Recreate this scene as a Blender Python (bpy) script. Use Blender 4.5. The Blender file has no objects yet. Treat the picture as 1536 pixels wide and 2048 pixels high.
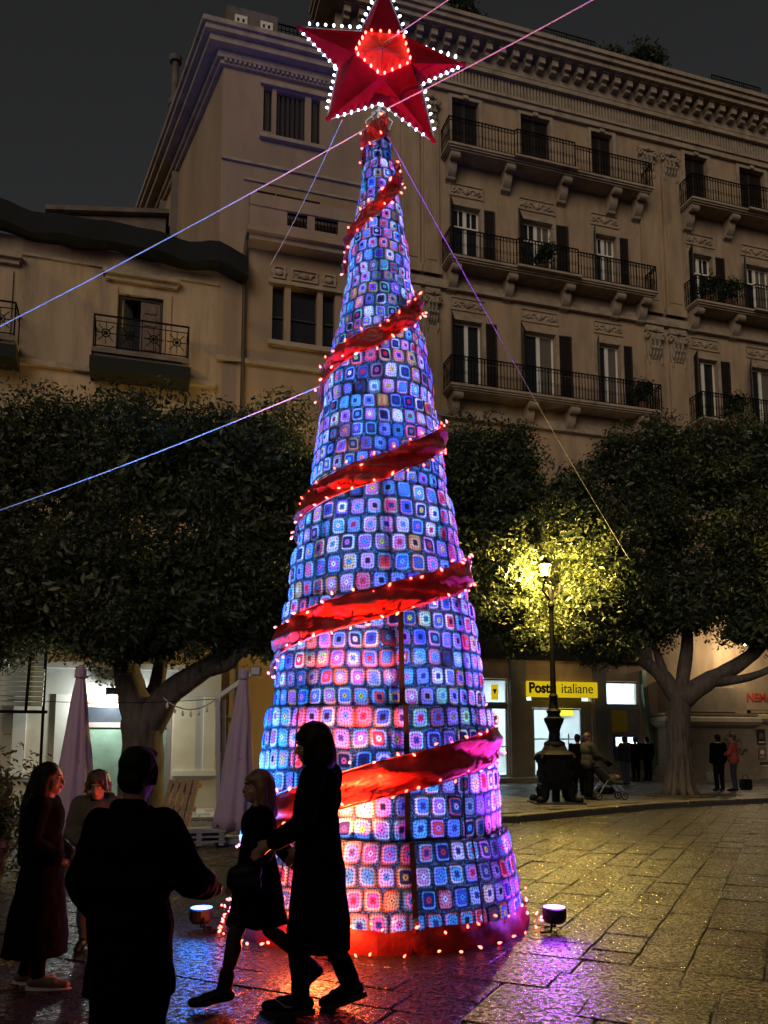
import bpy, math, random
import numpy as np
from mathutils import Vector, Matrix

random.seed(7); RNG = np.random.default_rng(11)
S = bpy.context.scene
COL = S.collection
R = math.radians

# ---------------------------------------------------------------- camera
F_PX, PITCH, HORIZON, EYE = 1650.0, R(7), 1487.0, 1.6
CY = HORIZON - F_PX * math.tan(PITCH)
cam_d = bpy.data.cameras.new('camera')
cam_d.sensor_fit = 'HORIZONTAL'; cam_d.sensor_width = 36.0
cam_d.lens = 36.0 * F_PX / 1536.0
cam_d.shift_y = (CY - 1024.0) / 1536.0
cam_d.clip_start = 0.1; cam_d.clip_end = 600.0
cam = bpy.data.objects.new('camera', cam_d); COL.objects.link(cam)
cam.location = (0, 0, EYE); cam.rotation_euler = (R(90) + PITCH, 0, 0)
S.camera = cam

# ---------------------------------------------------------------- night sky, city glow, exposure
SUN_EL, SUN_AZ = R(24), R(196)          # soft glow of the square's own street lighting from behind the camera
world = bpy.data.worlds.new('World'); S.world = world; world.use_nodes = True
wn = world.node_tree; wn.nodes.clear()
sky = wn.nodes.new('ShaderNodeTexSky'); sky.sky_type = 'NISHITA'; sky.sun_disc = False
sky.sun_elevation = SUN_EL; sky.sun_rotation = SUN_AZ
sky.air_density = 1.0; sky.dust_density = 4.0
hs = wn.nodes.new('ShaderNodeHueSaturation'); hs.inputs['Saturation'].default_value = 0.10
bg = wn.nodes.new('ShaderNodeBackground'); bg.inputs['Strength'].default_value = 0.0092
wo = wn.nodes.new('ShaderNodeOutputWorld')
wn.links.new(sky.outputs[0], hs.inputs['Color']); wn.links.new(hs.outputs[0], bg.inputs[0]); wn.links.new(bg.outputs[0], wo.inputs[0])
sd = bpy.data.lights.new('sun', 'SUN'); sd.energy = 0.74; sd.angle = R(38); sd.color = (1.0, 0.81, 0.60)
sun = bpy.data.objects.new('sun', sd); COL.objects.link(sun)
sdir = Vector((math.sin(SUN_AZ) * math.cos(SUN_EL), math.cos(SUN_AZ) * math.cos(SUN_EL), math.sin(SUN_EL)))
sun.rotation_euler = sdir.to_track_quat('Z', 'Y').to_euler(); sun.location = (0, -10, 30)
vs = S.view_settings
vs.view_transform = 'Standard'; vs.look = 'None'; vs.exposure = 0.0; vs.gamma = 1.0; vs.use_curve_mapping = False
S.render.engine = 'CYCLES'
cy = S.cycles
cy.use_denoising = True
try: cy.denoiser = 'OPENIMAGEDENOISE'
except Exception: pass
cy.max_bounces = 6; cy.diffuse_bounces = 3; cy.glossy_bounces = 3; cy.transmission_bounces = 4; cy.transparent_max_bounces = 8
cy.sample_clamp_indirect = 4.0; cy.sample_clamp_direct = 0.0
cy.caustics_reflective = False; cy.caustics_refractive = False
cy.use_adaptive_sampling = True; cy.adaptive_threshold = 0.015

# ---------------------------------------------------------------- measuring helpers
def ray(x, y):
    a = (x - 768.0) / F_PX; b = (CY - y) / F_PX
    return Vector((a, math.cos(PITCH) - b * math.sin(PITCH), math.sin(PITCH) + b * math.cos(PITCH)))
ORG = Vector((0, 0, EYE))
def gnd(x, y, z=0.0):
    d = ray(x, y); return ORG + d * ((z - EYE) / d.z)
def dep(x, y, Y):
    d = ray(x, y); return ORG + d * (Y / d.y)
def proj(p):
    q = Vector(p) - ORG
    zc = q.y * math.cos(PITCH) + q.z * math.sin(PITCH); yc = -q.y * math.sin(PITCH) + q.z * math.cos(PITCH)
    if zc < 0.1: return (-9999, -9999, zc)
    return (768 + F_PX * q.x / zc, CY - F_PX * yc / zc, zc)

# ---------------------------------------------------------------- object helpers
def obj(name, mesh, parent=None, loc=None, rot=None):
    o = bpy.data.objects.new(name, mesh); COL.objects.link(o)
    if parent is not None: o.parent = parent
    if loc is not None: o.location = loc
    if rot is not None: o.rotation_euler = rot
    return o
def tag(o, label=None, cat=None, group=None, kind=None):
    if label: o['label'] = label
    if cat: o['category'] = cat
    if group: o['group'] = group
    if kind: o['kind'] = kind
    return o
def thing(name, label, cat, loc=(0, 0, 0), rz=0.0, group=None):
    o = obj(name, None, loc=loc, rot=(0, 0, rz)); o.empty_display_size = 0.2
    return tag(o, label, cat, group)
def kids(o): return [c for c in bpy.data.objects if c.parent == o]
def copy_tree(o, parent=None):
    c = o.copy(); COL.objects.link(c); c.parent = parent
    for ch in kids(o): copy_tree(ch, c)
    return c

class MB:
    def __init__(s): s.v = []; s.f = []
    def quad(s, a, b, c, d):
        n = len(s.v); s.v += [tuple(a), tuple(b), tuple(c), tuple(d)]; s.f.append((n, n+1, n+2, n+3)); return s
    def poly(s, pts):
        n = len(s.v); s.v += [tuple(p) for p in pts]; s.f.append(tuple(range(n, n+len(pts)))); return s
    def box(s, x0, x1, y0, y1, z0, z1, M=None):
        n = len(s.v)
        c = [(x0,y0,z0),(x1,y0,z0),(x1,y1,z0),(x0,y1,z0),(x0,y0,z1),(x1,y0,z1),(x1,y1,z1),(x0,y1,z1)]
        if M is not None: c = [tuple(M @ Vector(p)) for p in c]
        s.v += c
        s.f += [tuple(n+i for i in q) for q in ((0,3,2,1),(4,5,6,7),(0,1,5,4),(1,2,6,5),(2,3,7,6),(3,0,4,7))]
        return s
    def bbox(s, x0, x1, y0, y1, z0, z1, b=0.01):
        """box with chamfered top and vertical edges"""
        n = len(s.v)
        def ring(i, z): return [(x0+i,y0,z),(x1-i,y0,z),(x1,y0+i,z),(x1,y1-i,z),(x1-i,y1,z),(x0+i,y1,z),(x0,y1-i,z),(x0,y0+i,z)]
        def inr(i, z): return [(x0+2*i,y0+i,z),(x1-2*i,y0+i,z),(x1-i,y0+2*i,z),(x1-i,y1-2*i,z),(x1-2*i,y1-i,z),(x0+2*i,y1-i,z),(x0+i,y1-2*i,z),(x0+i,y0+2*i,z)]
        rs = [inr(b, z0), ring(b, z0+b), ring(b, z1-b), inr(b, z1)]
        for r_ in rs: s.v += r_
        for k in range(3):
            for i in range(8):
                j = (i+1) % 8; s.f.append((n+8*k+i, n+8*k+j, n+8*k+8+j, n+8*k+8+i))
        s.f.append(tuple(n+i for i in range(7, -1, -1))); s.f.append(tuple(n+24+i for i in range(8)))
        return s
    def bar(s, a, b, w, d=None, up=(0,0,1)):
        a, b = Vector(a), Vector(b); d = d or w
        t = (b-a).normalized(); u = Vector(up)
        if abs(t.dot(u)) > 0.98: u = Vector((1,0,0))
        x = t.cross(u).normalized(); y = x.cross(t).normalized()
        n = len(s.v)
        for p in (a, b):
            for sx, sy in ((-1,-1),(1,-1),(1,1),(-1,1)): s.v.append(tuple(p + x*sx*w/2 + y*sy*d/2))
        s.f += [tuple(n+i for i in q) for q in ((0,3,2,1),(4,5,6,7),(0,1,5,4),(1,2,6,5),(2,3,7,6),(3,0,4,7))]
        return s
    def tube(s, pts, r, n=6, closed=False):
        pts = [Vector(p) for p in pts]; m = len(pts)
        rr = r if isinstance(r, (list, tuple)) else [r]*m
        base = len(s.v); px = None
        for i, p in enumerate(pts):
            a = pts[i-1] if (i > 0 or closed) else p; b = pts[(i+1) % m] if (i < m-1 or closed) else p
            t = (b-a)
            t = t.normalized() if t.length > 1e-9 else Vector((0,0,1))
            if px is None:
                u = Vector((0,0,1)) if abs(t.z) < 0.9 else Vector((1,0,0)); x = t.cross(u).normalized()
            else:
                x = (px - t*px.dot(t)); x = x.normalized() if x.length > 1e-6 else t.orthogonal().normalized()
            px = x; y = t.cross(x)
            for k in range(n):
                an = 2*math.pi*k/n; s.v.append(tuple(p + x*math.cos(an)*rr[i] + y*math.sin(an)*rr[i]))
        for i in range(m if closed else m-1):
            i2 = (i+1) % m
            for k in range(n):
                k2 = (k+1) % n; s.f.append((base+i*n+k, base+i*n+k2, base+i2*n+k2, base+i2*n+k))
        if not closed:
            s.f.append(tuple(base+k for k in range(n-1,-1,-1))); s.f.append(tuple(base+(m-1)*n+k for k in range(n)))
        return s
    def loft(s, rings, cap=True):
        """rings: list of equal-length point lists (closed loops)"""
        base = len(s.v); n = len(rings[0])
        for r_ in rings: s.v += [tuple(p) for p in r_]
        for i in range(len(rings)-1):
            for k in range(n):
                k2 = (k+1) % n; s.f.append((base+i*n+k, base+i*n+k2, base+(i+1)*n+k2, base+(i+1)*n+k))
        if cap:
            s.f.append(tuple(base+k for k in range(n-1,-1,-1))); s.f.append(tuple(base+(len(rings)-1)*n+k for k in range(n)))
        return s
    def lathe(s, prof, n=16, c=(0,0,0), sq=None):
        rings = []
        for r_, z in prof:
            ring = []
            for k in range(n):
                a = 2*math.pi*(k+0.5)/n; q = 1.0
                if sq: q = 1.0/((abs(math.cos(a))**sq+abs(math.sin(a))**sq)**(1.0/sq))
                ring.append((c[0]+r_*q*math.cos(a), c[1]+r_*q*math.sin(a), c[2]+z))
            rings.append(ring)
        return s.loft(rings)
    def ball(s, c, rad, nu=10, nv=6, M=None):
        if not isinstance(rad, (tuple, list)): rad = (rad,)*3
        base = len(s.v); c = Vector(c)
        pts = [Vector((0,0,-1))]
        for i in range(1, nv):
            t = math.pi*i/nv - math.pi/2
            for k in range(nu):
                a = 2*math.pi*k/nu; pts.append(Vector((math.cos(t)*math.cos(a), math.cos(t)*math.sin(a), math.sin(t))))
        pts.append(Vector((0,0,1)))
        for p in pts:
            q = Vector((p.x*rad[0], p.y*rad[1], p.z*rad[2]))
            if M is not None: q = M @ q
            s.v.append(tuple(c+q))
        for k in range(nu): s.f.append((base, base+1+(k+1) % nu, base+1+k))
        for i in range(nv-2):
            for k in range(nu):
                a = base+1+i*nu+k; b = base+1+i*nu+(k+1) % nu; s.f.append((a, b, b+nu, a+nu))
        top = base+len(pts)-1; q0 = base+1+(nv-2)*nu
        for k in range(nu): s.f.append((q0+k, q0+(k+1) % nu, top))
        return s
    def cap(s, a, ra, b, rb, n=10):
        """closed tapered capsule"""
        a, b = Vector(a), Vector(b); t = (b-a)
        t = t.normalized() if t.length > 1e-6 else Vector((0,0,1))
        pts = []; rr = []
        for k in (-1.0, -0.8, -0.45): pts.append(a+t*ra*k); rr.append(max(ra*math.sqrt(max(0, 1-k*k)), ra*0.05))
        pts.append(a); rr.append(ra); pts.append(b); rr.append(rb)
        for k in (0.45, 0.8, 1.0): pts.append(b+t*rb*k); rr.append(max(rb*math.sqrt(max(0, 1-k*k)), rb*0.05))
        return s.tube(pts, rr, n)
    def mesh(s, name='mesh', mat=None, smooth=False):
        me = bpy.data.meshes.new(name); me.from_pydata(s.v, [], s.f); me.update()
        if mat: me.materials.append(mat)
        if smooth: me.polygons.foreach_set('use_smooth', [True]*len(me.polygons))
        return me
    def build(s, name, mat, parent=None, smooth=False, loc=None, rot=None):
        return obj(name, s.mesh(name, mat, smooth), parent, loc, rot)

def arrays_mesh(name, verts, faces, mat, smooth=False):
    """verts Nx3, faces Mx(3|4) numpy arrays"""
    me = bpy.data.meshes.new(name); k = faces.shape[1]
    me.vertices.add(len(verts)); me.vertices.foreach_set('co', verts.astype(np.float32).ravel())
    me.loops.add(faces.size); me.loops.foreach_set('vertex_index', faces.astype(np.int32).ravel())
    me.polygons.add(len(faces)); me.polygons.foreach_set('loop_start', np.arange(0, faces.size, k, dtype=np.int32))
    me.polygons.foreach_set('loop_total', np.full(len(faces), k, dtype=np.int32))
    if smooth: me.polygons.foreach_set('use_smooth', np.ones(len(faces), dtype=bool))
    me.update(calc_edges=True); me.materials.append(mat)
    return me

# ---------------------------------------------------------------- materials
MATS = {}
def node_mat(name):
    m = bpy.data.materials.new(name); m.use_nodes = True; nt = m.node_tree
    return m, nt, nt.nodes['Principled BSDF'], nt.nodes['Material Output']
def mat(name, col, rough=0.7, metal=0.0, var=0.25, scale=3.0, bump=0.0, bscale=40.0, stretch=None, spec=0.5, dirt=None):
    """principled with noise-broken colour; stretch=(x,y,z) mapping scale; dirt=(colour, amount) blotches"""
    if name in MATS: return MATS[name]
    m, nt, b, out = node_mat(name); N = nt.nodes; L = nt.links
    tc = N.new('ShaderNodeTexCoord'); mp = N.new('ShaderNodeMapping'); L.new(tc.outputs['Object'], mp.inputs[0])
    if stretch: mp.inputs['Scale'].default_value = stretch
    nz = N.new('ShaderNodeTexNoise'); nz.inputs['Scale'].default_value = scale; nz.inputs['Detail'].default_value = 6; nz.inputs['Roughness'].default_value = 0.65
    L.new(mp.outputs[0], nz.inputs['Vector'])
    rp = N.new('ShaderNodeValToRGB'); rp.color_ramp.elements[0].position = 0.28; rp.color_ramp.elements[1].position = 0.72
    lo = tuple(c*(1-var) for c in col); hi = tuple(min(1, c*(1+var*0.6)) for c in col)
    rp.color_ramp.elements[0].color = lo+(1,); rp.color_ramp.elements[1].color = hi+(1,)
    L.new(nz.outputs[0], rp.inputs[0]); csock = rp.outputs[0]
    if dirt:
        n2 = N.new('ShaderNodeTexNoise'); n2.inputs['Scale'].default_value = scale*0.55; n2.inputs['Detail'].default_value = 8; n2.inputs['Roughness'].default_value = 0.7
        L.new(mp.outputs[0], n2.inputs['Vector'])
        r2 = N.new('ShaderNodeValToRGB'); r2.color_ramp.elements[0].position = 0.52; r2.color_ramp.elements[1].position = 0.72
        r2.color_ramp.elements[0].color = (0,0,0,1); r2.color_ramp.elements[1].color = (dirt[1],)*3+(1,)
        L.new(n2.outputs[0], r2.inputs[0])
        mx = N.new('ShaderNodeMixRGB'); mx.inputs[2].default_value = dirt[0]+(1,); L.new(r2.outputs[0], mx.inputs[0]); L.new(csock, mx.inputs[1]); csock = mx.outputs[0]
    L.new(csock, b.inputs['Base Color'])
    b.inputs['Roughness'].default_value = rough; b.inputs['Metallic'].default_value = metal; b.inputs['Specular IOR Level'].default_value = spec
    if bump:
        n3 = N.new('ShaderNodeTexNoise'); n3.inputs['Scale'].default_value = bscale; n3.inputs['Detail'].default_value = 4
        L.new(tc.outputs['Object'], n3.inputs['Vector'])
        bp = N.new('ShaderNodeBump'); bp.inputs['Strength'].default_value = bump; bp.inputs['Distance'].default_value = 0.01
        L.new(n3.outputs[0], bp.inputs['Height']); L.new(bp.outputs[0], b.inputs['Normal'])
    MATS[name] = m; return m
def emit(name, col, strength, sampling=True):
    if name in MATS: return MATS[name]
    m, nt, b, out = node_mat(name)
    b.inputs['Base Color'].default_value = (0.8,0.8,0.8,1); b.inputs['Roughness'].default_value = 0.4
    b.inputs['Emission Color'].default_value = col+(1,); b.inputs['Emission Strength'].default_value = strength
    MATS[name] = m; return m
def glass(name, tint=(0.8,0.85,0.85), refl=0.12, rough=0.03):
    if name in MATS: return MATS[name]
    m, nt, b, out = node_mat(name); N = nt.nodes; L = nt.links
    t = N.new('ShaderNodeBsdfTransparent'); t.inputs[0].default_value = tint+(1,)
    g = N.new('ShaderNodeBsdfGlossy'); g.inputs['Roughness'].default_value = rough
    fr = N.new('ShaderNodeLayerWeight'); fr.inputs[0].default_value = 0.25
    mm = N.new('ShaderNodeMath'); mm.operation = 'MULTIPLY_ADD'; mm.inputs[1].default_value = 0.7; mm.inputs[2].default_value = refl*0.4
    L.new(fr.outputs['Fresnel'], mm.inputs[0])
    x = N.new('ShaderNodeMixShader'); L.new(mm.outputs[0], x.inputs[0]); L.new(t.outputs[0], x.inputs[1]); L.new(g.outputs[0], x.inputs[2])
    L.new(x.outputs[0], out.inputs[0]); nt.nodes.remove(b); MATS[name] = m; return m

stucco = mat('stucco', (0.42,0.30,0.195), 0.9, var=0.3, scale=1.3, bump=0.25, bscale=18, stretch=(1.3,1.3,0.3), dirt=((0.17,0.115,0.075), 0.75))
stucco_old = mat('stucco_old', (0.46,0.34,0.23), 0.92, var=0.28, scale=1.6, bump=0.35, bscale=14, stretch=(1.4,1.4,0.22), dirt=((0.13,0.09,0.06), 0.75))
stucco_tower = mat('stucco_tower', (0.37,0.26,0.17), 0.9, var=0.2, scale=0.9, bump=0.25, bscale=16, stretch=(1.2,1.2,0.3), dirt=((0.16,0.11,0.075), 0.5))
stone_trim = mat('stone_trim', (0.40,0.315,0.235), 0.88, var=0.3, scale=2.5, bump=0.4, bscale=25, dirt=((0.12,0.09,0.07), 0.7))
dark_stone = mat('dark_stone', (0.17,0.14,0.12), 0.9, var=0.4, scale=2.0, bump=0.5, bscale=12, dirt=((0.05,0.045,0.04), 0.8))
iron = mat('black_iron', (0.006,0.006,0.007), 0.6, metal=0.0, spec=0.08, var=0.3, scale=9)
shutter_m = mat('dark_shutter', (0.030,0.021,0.019), 0.6, var=0.35, scale=5, stretch=(1,1,6))
white_wood = mat('white_wood', (0.80,0.78,0.72), 0.55, var=0.12, scale=4)
pane_m = mat('window_pane', (0.014,0.015,0.018), 0.06, var=0.3, scale=0.6, spec=0.8)
curtain_m = mat('curtain', (0.13,0.115,0.095), 0.9, var=0.25, scale=5, stretch=(8,1,0.4))
# ================================================================ GROUND
def wet_stone(name, col, r0, r1, bump=0.6, bdist=0.006, nsc=48):
    m, nt, b, out = node_mat(name); N = nt.nodes; L = nt.links
    tc = N.new('ShaderNodeTexCoord'); ge = N.new('ShaderNodeNewGeometry')
    n1 = N.new('ShaderNodeTexNoise'); n1.inputs['Scale'].default_value = nsc; n1.inputs['Detail'].default_value = 5; n1.inputs['Roughness'].default_value = 0.7
    n2 = N.new('ShaderNodeTexNoise'); n2.inputs['Scale'].default_value = 2.2; n2.inputs['Detail'].default_value = 4
    n4 = N.new('ShaderNodeTexNoise'); n4.inputs['Scale'].default_value = 17; n4.inputs['Detail'].default_value = 3
    for n in (n1, n2, n4): L.new(ge.outputs['Position'], n.inputs['Vector'])
    rp = N.new('ShaderNodeValToRGB'); rp.color_ramp.elements[0].color = tuple(c*0.5 for c in col)+(1,); rp.color_ramp.elements[1].color = tuple(c*1.5 for c in col)+(1,)
    rp.color_ramp.elements[0].position = 0.3; rp.color_ramp.elements[1].position = 0.75
    ad = N.new('ShaderNodeMath'); ad.operation = 'MULTIPLY_ADD'; ad.inputs[1].default_value = 0.3; 
    sc_ = N.new('ShaderNodeMath'); sc_.operation = 'MULTIPLY'; sc_.inputs[1].default_value = 0.6
    L.new(n1.outputs[0], sc_.inputs[0]); L.new(ge.outputs['Random Per Island'], ad.inputs[0]); L.new(sc_.outputs[0], ad.inputs[2])
    L.new(ad.outputs[0], rp.inputs[0]); L.new(rp.outputs[0], b.inputs['Base Color'])
    mr = N.new('ShaderNodeMapRange'); mr.inputs['From Min'].default_value = 0.35; mr.inputs['From Max'].default_value = 0.65
    mr.inputs['To Min'].default_value = r0; mr.inputs['To Max'].default_value = r1
    L.new(n2.outputs[0], mr.inputs[0])
    # worn polished tops between rough dull pits
    n5 = N.new('ShaderNodeTexNoise'); n5.inputs['Scale'].default_value = nsc*0.6; n5.inputs['Detail'].default_value = 3; n5.inputs['Roughness'].default_value = 0.6; L.new(ge.outputs['Position'], n5.inputs['Vector'])
    pit = N.new('ShaderNodeMapRange'); pit.interpolation_type = 'SMOOTHSTEP'; pit.inputs['From Min'].default_value = 0.44; pit.inputs['From Max'].default_value = 0.56; L.new(n5.outputs[0], pit.inputs[0])
    pr = N.new('ShaderNodeMixRGB'); L.new(pit.outputs[0], pr.inputs[0]); L.new(mr.outputs[0], pr.inputs[2]); pr.inputs[1].default_value = (0.62,0.62,0.62,1); L.new(pr.outputs[0], b.inputs['Roughness'])
    ps = N.new('ShaderNodeMapRange'); ps.inputs['To Min'].default_value = 0.12; ps.inputs['To Max'].default_value = 1.0; L.new(pit.outputs[0], ps.inputs[0]); L.new(ps.outputs[0], b.inputs['Specular IOR Level'])
    b1 = N.new('ShaderNodeBump'); b1.inputs['Strength'].default_value = bump; b1.inputs['Distance'].default_value = bdist
    b2 = N.new('ShaderNodeBump'); b2.inputs['Strength'].default_value = 1.0; b2.inputs['Distance'].default_value = 0.016
    L.new(n1.outputs[0], b1.inputs['Height']); L.new(n4.outputs[0], b2.inputs['Height']); L.new(b2.outputs[0], b1.inputs['Normal']); L.new(b1.outputs[0], b.inputs['Normal'])
    return m
slab_m = wet_stone('wet_paving_stone', (0.028,0.026,0.025), 0.10, 0.22, 1.0, 0.008, 42)
walk_m = wet_stone('pavement_stone', (0.075,0.068,0.060), 0.2, 0.45, 0.5)
kerb_m = wet_stone('kerb_stone_face', (0.075,0.07,0.064), 0.3, 0.55, 0.3)
joint_m = mat('joint_dirt', (0.022,0.019,0.016), 0.45, var=0.4, scale=20)

ground = MB().quad((-90,-60,-0.014),(90,-60,-0.014),(90,140,-0.014),(-90,140,-0.014)).build('ground', joint_m)
tag(ground, 'wet dark stone paving of the square', kind='structure')

KERB = [(0.2,21.5),(0.35,19.2),(1.2,17.55),(2.2,17.0),(2.75,17.2),(4.7,18.95),(6.84,20.81),(8.6,21.85),(10.4,22.72),(17.0,25.6)]
def in_poly(x, y, P):
    c = False; n = len(P)
    for i in range(n):
        x1, y1 = P[i]; x2, y2 = P[(i+1) % n]
        if (y1 > y) != (y2 > y) and x < (x2-x1)*(y-y1)/(y2-y1)+x1: c = not c
    return c
WALK = KERB + [(24,48),(0.2,48)]
LWALK = [(-16.5,15.2),(-1.2,18.1),(-0.6,25),(-20,25)]

def slab_mesh(mb, c4, z0, z1, bev=0.006):
    """irregular four-cornered stone: chamfered top"""
    cen = sum((Vector(p) for p in c4), Vector((0,0)))/4
    o = [Vector(p) for p in c4]
    i4 = [p + (cen-p).normalized()*bev*1.6 for p in o]
    dz = [random.uniform(-0.004, 0.004) for _ in range(4)]
    n = len(mb.v)
    mb.v += [(p.x,p.y,z0) for p in o] + [(p.x,p.y,z1-bev+d) for p, d in zip(o, dz)] + [(p.x,p.y,z1+d) for p, d in zip(i4, dz)]
    for k in range(4):
        j = (k+1) % 4
        mb.f.append((n+k, n+j, n+4+j, n+4+k)); mb.f.append((n+4+k, n+4+j, n+8+j, n+8+k))
    mb.f += [(n+8, n+9, n+11), (n+9, n+10, n+11)]

ANG = R(26); AX = Vector((math.sin(ANG), math.cos(ANG))); BX = Vector((math.cos(ANG), -math.sin(ANG)))
S_SPLIT = 6.4          # nearer than this the courses run across, beyond it they run away from the viewer
cand = []
def add_slab(s0, s1, t0, t1):
    c = AX*((s0+s1)/2) + BX*((t0+t1)/2)
    if not (3.6 < c.y < 27 and abs(c.x) < c.y*0.52+0.8) or in_poly(c.x, c.y, WALK) or in_poly(c.x, c.y, LWALK): return
    g = random.uniform(0.002, 0.007); j = lambda: random.uniform(-0.009, 0.009)
    q = [AX*(a_+j())+BX*(b_+j()) for a_, b_ in ((s0+g,t0+g),(s0+g,t1-g),(s1-g,t1-g),(s1-g,t0+g))]
    P4 = [proj((p.x,p.y,0)) for p in q]
    area = 0.5*abs(sum(P4[i][0]*P4[(i+1) % 4][1]-P4[(i+1) % 4][0]*P4[i][1] for i in range(4)))
    cx_ = sum(p[0] for p in P4)/4; cyy = sum(p[1] for p in P4)/4
    vis = -60 < cx_ < 1600 and cyy < 2110
    hid = (470 < cx_ < 1040 and cyy < 1880) or (cx_ < 330 and cyy > 1600)   # under the tall tree or behind the crowd
    cand.append((-(area if vis and not hid else area*0.001), q))
s_ = S_SPLIT
while s_ > -6:
    wd = random.choice((0.36, 0.42, 0.48)); t = -12+random.uniform(0, 0.8)
    while t < 12:
        ln = random.choice((0.45, 0.6, 0.72, 0.9, 1.05)); add_slab(s_-wd, s_, t, t+ln); t += ln
    s_ -= wd
t = -22.0
while t < 14:
    wd = random.choice((0.38, 0.44, 0.50)); s_ = S_SPLIT+random.uniform(-0.0, 0.0); first = random.uniform(0.3, 0.8)
    while s_ < 27:
        ln = first or random.choice((0.5, 0.62, 0.75, 0.9)); first = 0; add_slab(s_, s_+ln, t, t+wd); s_ += ln
    t += wd
cand.sort(key=lambda a: a[0])
rest = MB()
def ccw(q):
    a = sum(q[i].x*q[(i+1) % 4].y-q[(i+1) % 4].x*q[i].y for i in range(4))
    return q if a > 0 else q[::-1]
for k, (a, q) in enumerate(cand):
    q = ccw(q); z1 = random.uniform(-0.004, 0.004)
    if k < 300:
        c = sum(q, Vector((0,0)))/4
        mb = MB(); slab_mesh(mb, [p-c for p in q], -0.03, 0.0)
        mb.build('paving_slab', slab_m, ground, loc=(c.x, c.y, z1), rot=(random.gauss(0, 0.006), random.gauss(0, 0.006), 0))
    else: slab_mesh(rest, q, -0.03, z1)
tag(rest.build('paving_slabs', slab_m, ground), kind='stuff')

def prism(P, z0, z1):
    mb = MB(); n = len(P)
    a = sum(P[i][0]*P[(i+1) % n][1]-P[(i+1) % n][0]*P[i][1] for i in range(n))
    if a < 0: P = P[::-1]
    mb.poly([(x,y,z1) for x, y in P])
    for i in range(n):
        (x1,y1),(x2,y2) = P[i], P[(i+1) % n]; mb.quad((x1,y1,z0),(x2,y2,z0),(x2,y2,z1),(x1,y1,z1))
    return mb
walk = prism(WALK, -0.02, 0.105).build('pavement', joint_m); tag(walk, 'raised stone pavement before the post office', kind='structure')
lwalk = prism(LWALK, -0.02, 0.015).build('pavement', joint_m); tag(lwalk, 'pale paving along the cafe front', kind='structure')
pale_m = wet_stone('pale_paving', (0.24,0.235,0.23), 0.3, 0.6, 0.25)
D17 = Vector((math.cos(R(17)), math.sin(R(17)))); W17 = Vector((-math.sin(R(17)), math.cos(R(17))))
def pave(P, parent, m, z0, z1, a=0.62, b=0.9, ox=0):
    mb = MB()
    for i in range(-46, 46):
        for k in range(-4, 46):
            off = (k % 2)*b*0.5
            c = D17*(i*b+off)+W17*(k*a)
            if not (2 < c.y < 36 and abs(c.x) < c.y*0.56+1): continue
            if not all(in_poly(c.x+d.x, c.y+d.y, P) for d in (D17*b*.52+W17*a*.52, D17*b*.52-W17*a*.52, -D17*b*.52+W17*a*.52, -D17*b*.52-W17*a*.52)): continue
            g = 0.008
            q = [c-D17*(b/2-g)-W17*(a/2-g), c+D17*(b/2-g)-W17*(a/2-g), c+D17*(b/2-g)+W17*(a/2-g), c-D17*(b/2-g)+W17*(a/2-g)]
            slab_mesh(mb, q, z0, z1+random.uniform(-0.004,0.004), 0.008)
    tag(mb.build('pavement_slabs', m, parent), kind='stuff')
pave(WALK, walk, walk_m, 0.08, 0.13)
pave(LWALK, lwalk, pale_m, 0.0, 0.04, 0.5, 0.5)
# kerb stones, one by one
def kerb_run(P, parent, ztop, wid=0.3, ln=1.05):
    pts = [Vector(p) for p in P]; acc = 0.0
    for i in range(len(pts)-1):
        a, b = pts[i], pts[i+1]; L_ = (b-a).length; n = max(1, round(L_/ln)); d = (b-a)/n; u = d.normalized(); w = Vector((-u.y, u.x))
        for k in range(n):
            p = a+d*k; q = a+d*(k+1); j = random.uniform(-0.012, 0.012)
            c = (p+q)/2
            c4 = [p+u*0.006-w*(0.03+j)-c, q-u*0.006-w*(0.03+j)-c, q-u*0.006+w*wid-c, p+u*0.006+w*wid-c]
            mb = MB(); slab_mesh(mb, ccw(c4), -0.03, ztop+random.uniform(-0.008,0.008), 0.02)
            mb.build('kerb_stone', kerb_m, parent, loc=(c.x, c.y, 0))
kerb_run(KERB[1:], walk, 0.142)

# ================================================================ BUILDING KIT (local frame: x along facade, y into the building, z up)
FAC = R(17)
def holes_wall(mb, u0, u1, z0, z1, holes, depth, w=0.0):
    us = sorted({u0, u1, *[h[0] for h in holes], *[h[1] for h in holes]}); zs = sorted({z0, z1, *[h[2] for h in holes], *[h[3] for h in holes]})
    us = [u for u in us if u0 <= u <= u1]; zs = [z for z in zs if z0 <= z <= z1]
    for i in range(len(us)-1):
        for k in range(len(zs)-1):
            cu, cz = (us[i]+us[i+1])/2, (zs[k]+zs[k+1])/2
            if any(h[0] < cu < h[1] and h[2] < cz < h[3] for h in holes): continue
            mb.quad((us[i],w,zs[k]),(us[i+1],w,zs[k]),(us[i+1],w,zs[k+1]),(us[i],w,zs[k+1]))
    for a, b, c, d in holes:
        e = w+depth
        mb.quad((a,w,c),(a,e,c),(a,e,d),(a,w,d)); mb.quad((b,e,c),(b,w,c),(b,w,d),(b,e,d))
        mb.quad((a,w,d),(a,e,d),(b,e,d),(b,w,d)); mb.quad((a,w,c),(b,w,c),(b,e,c),(a,e,c))
    return mb
SH = {}
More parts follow.
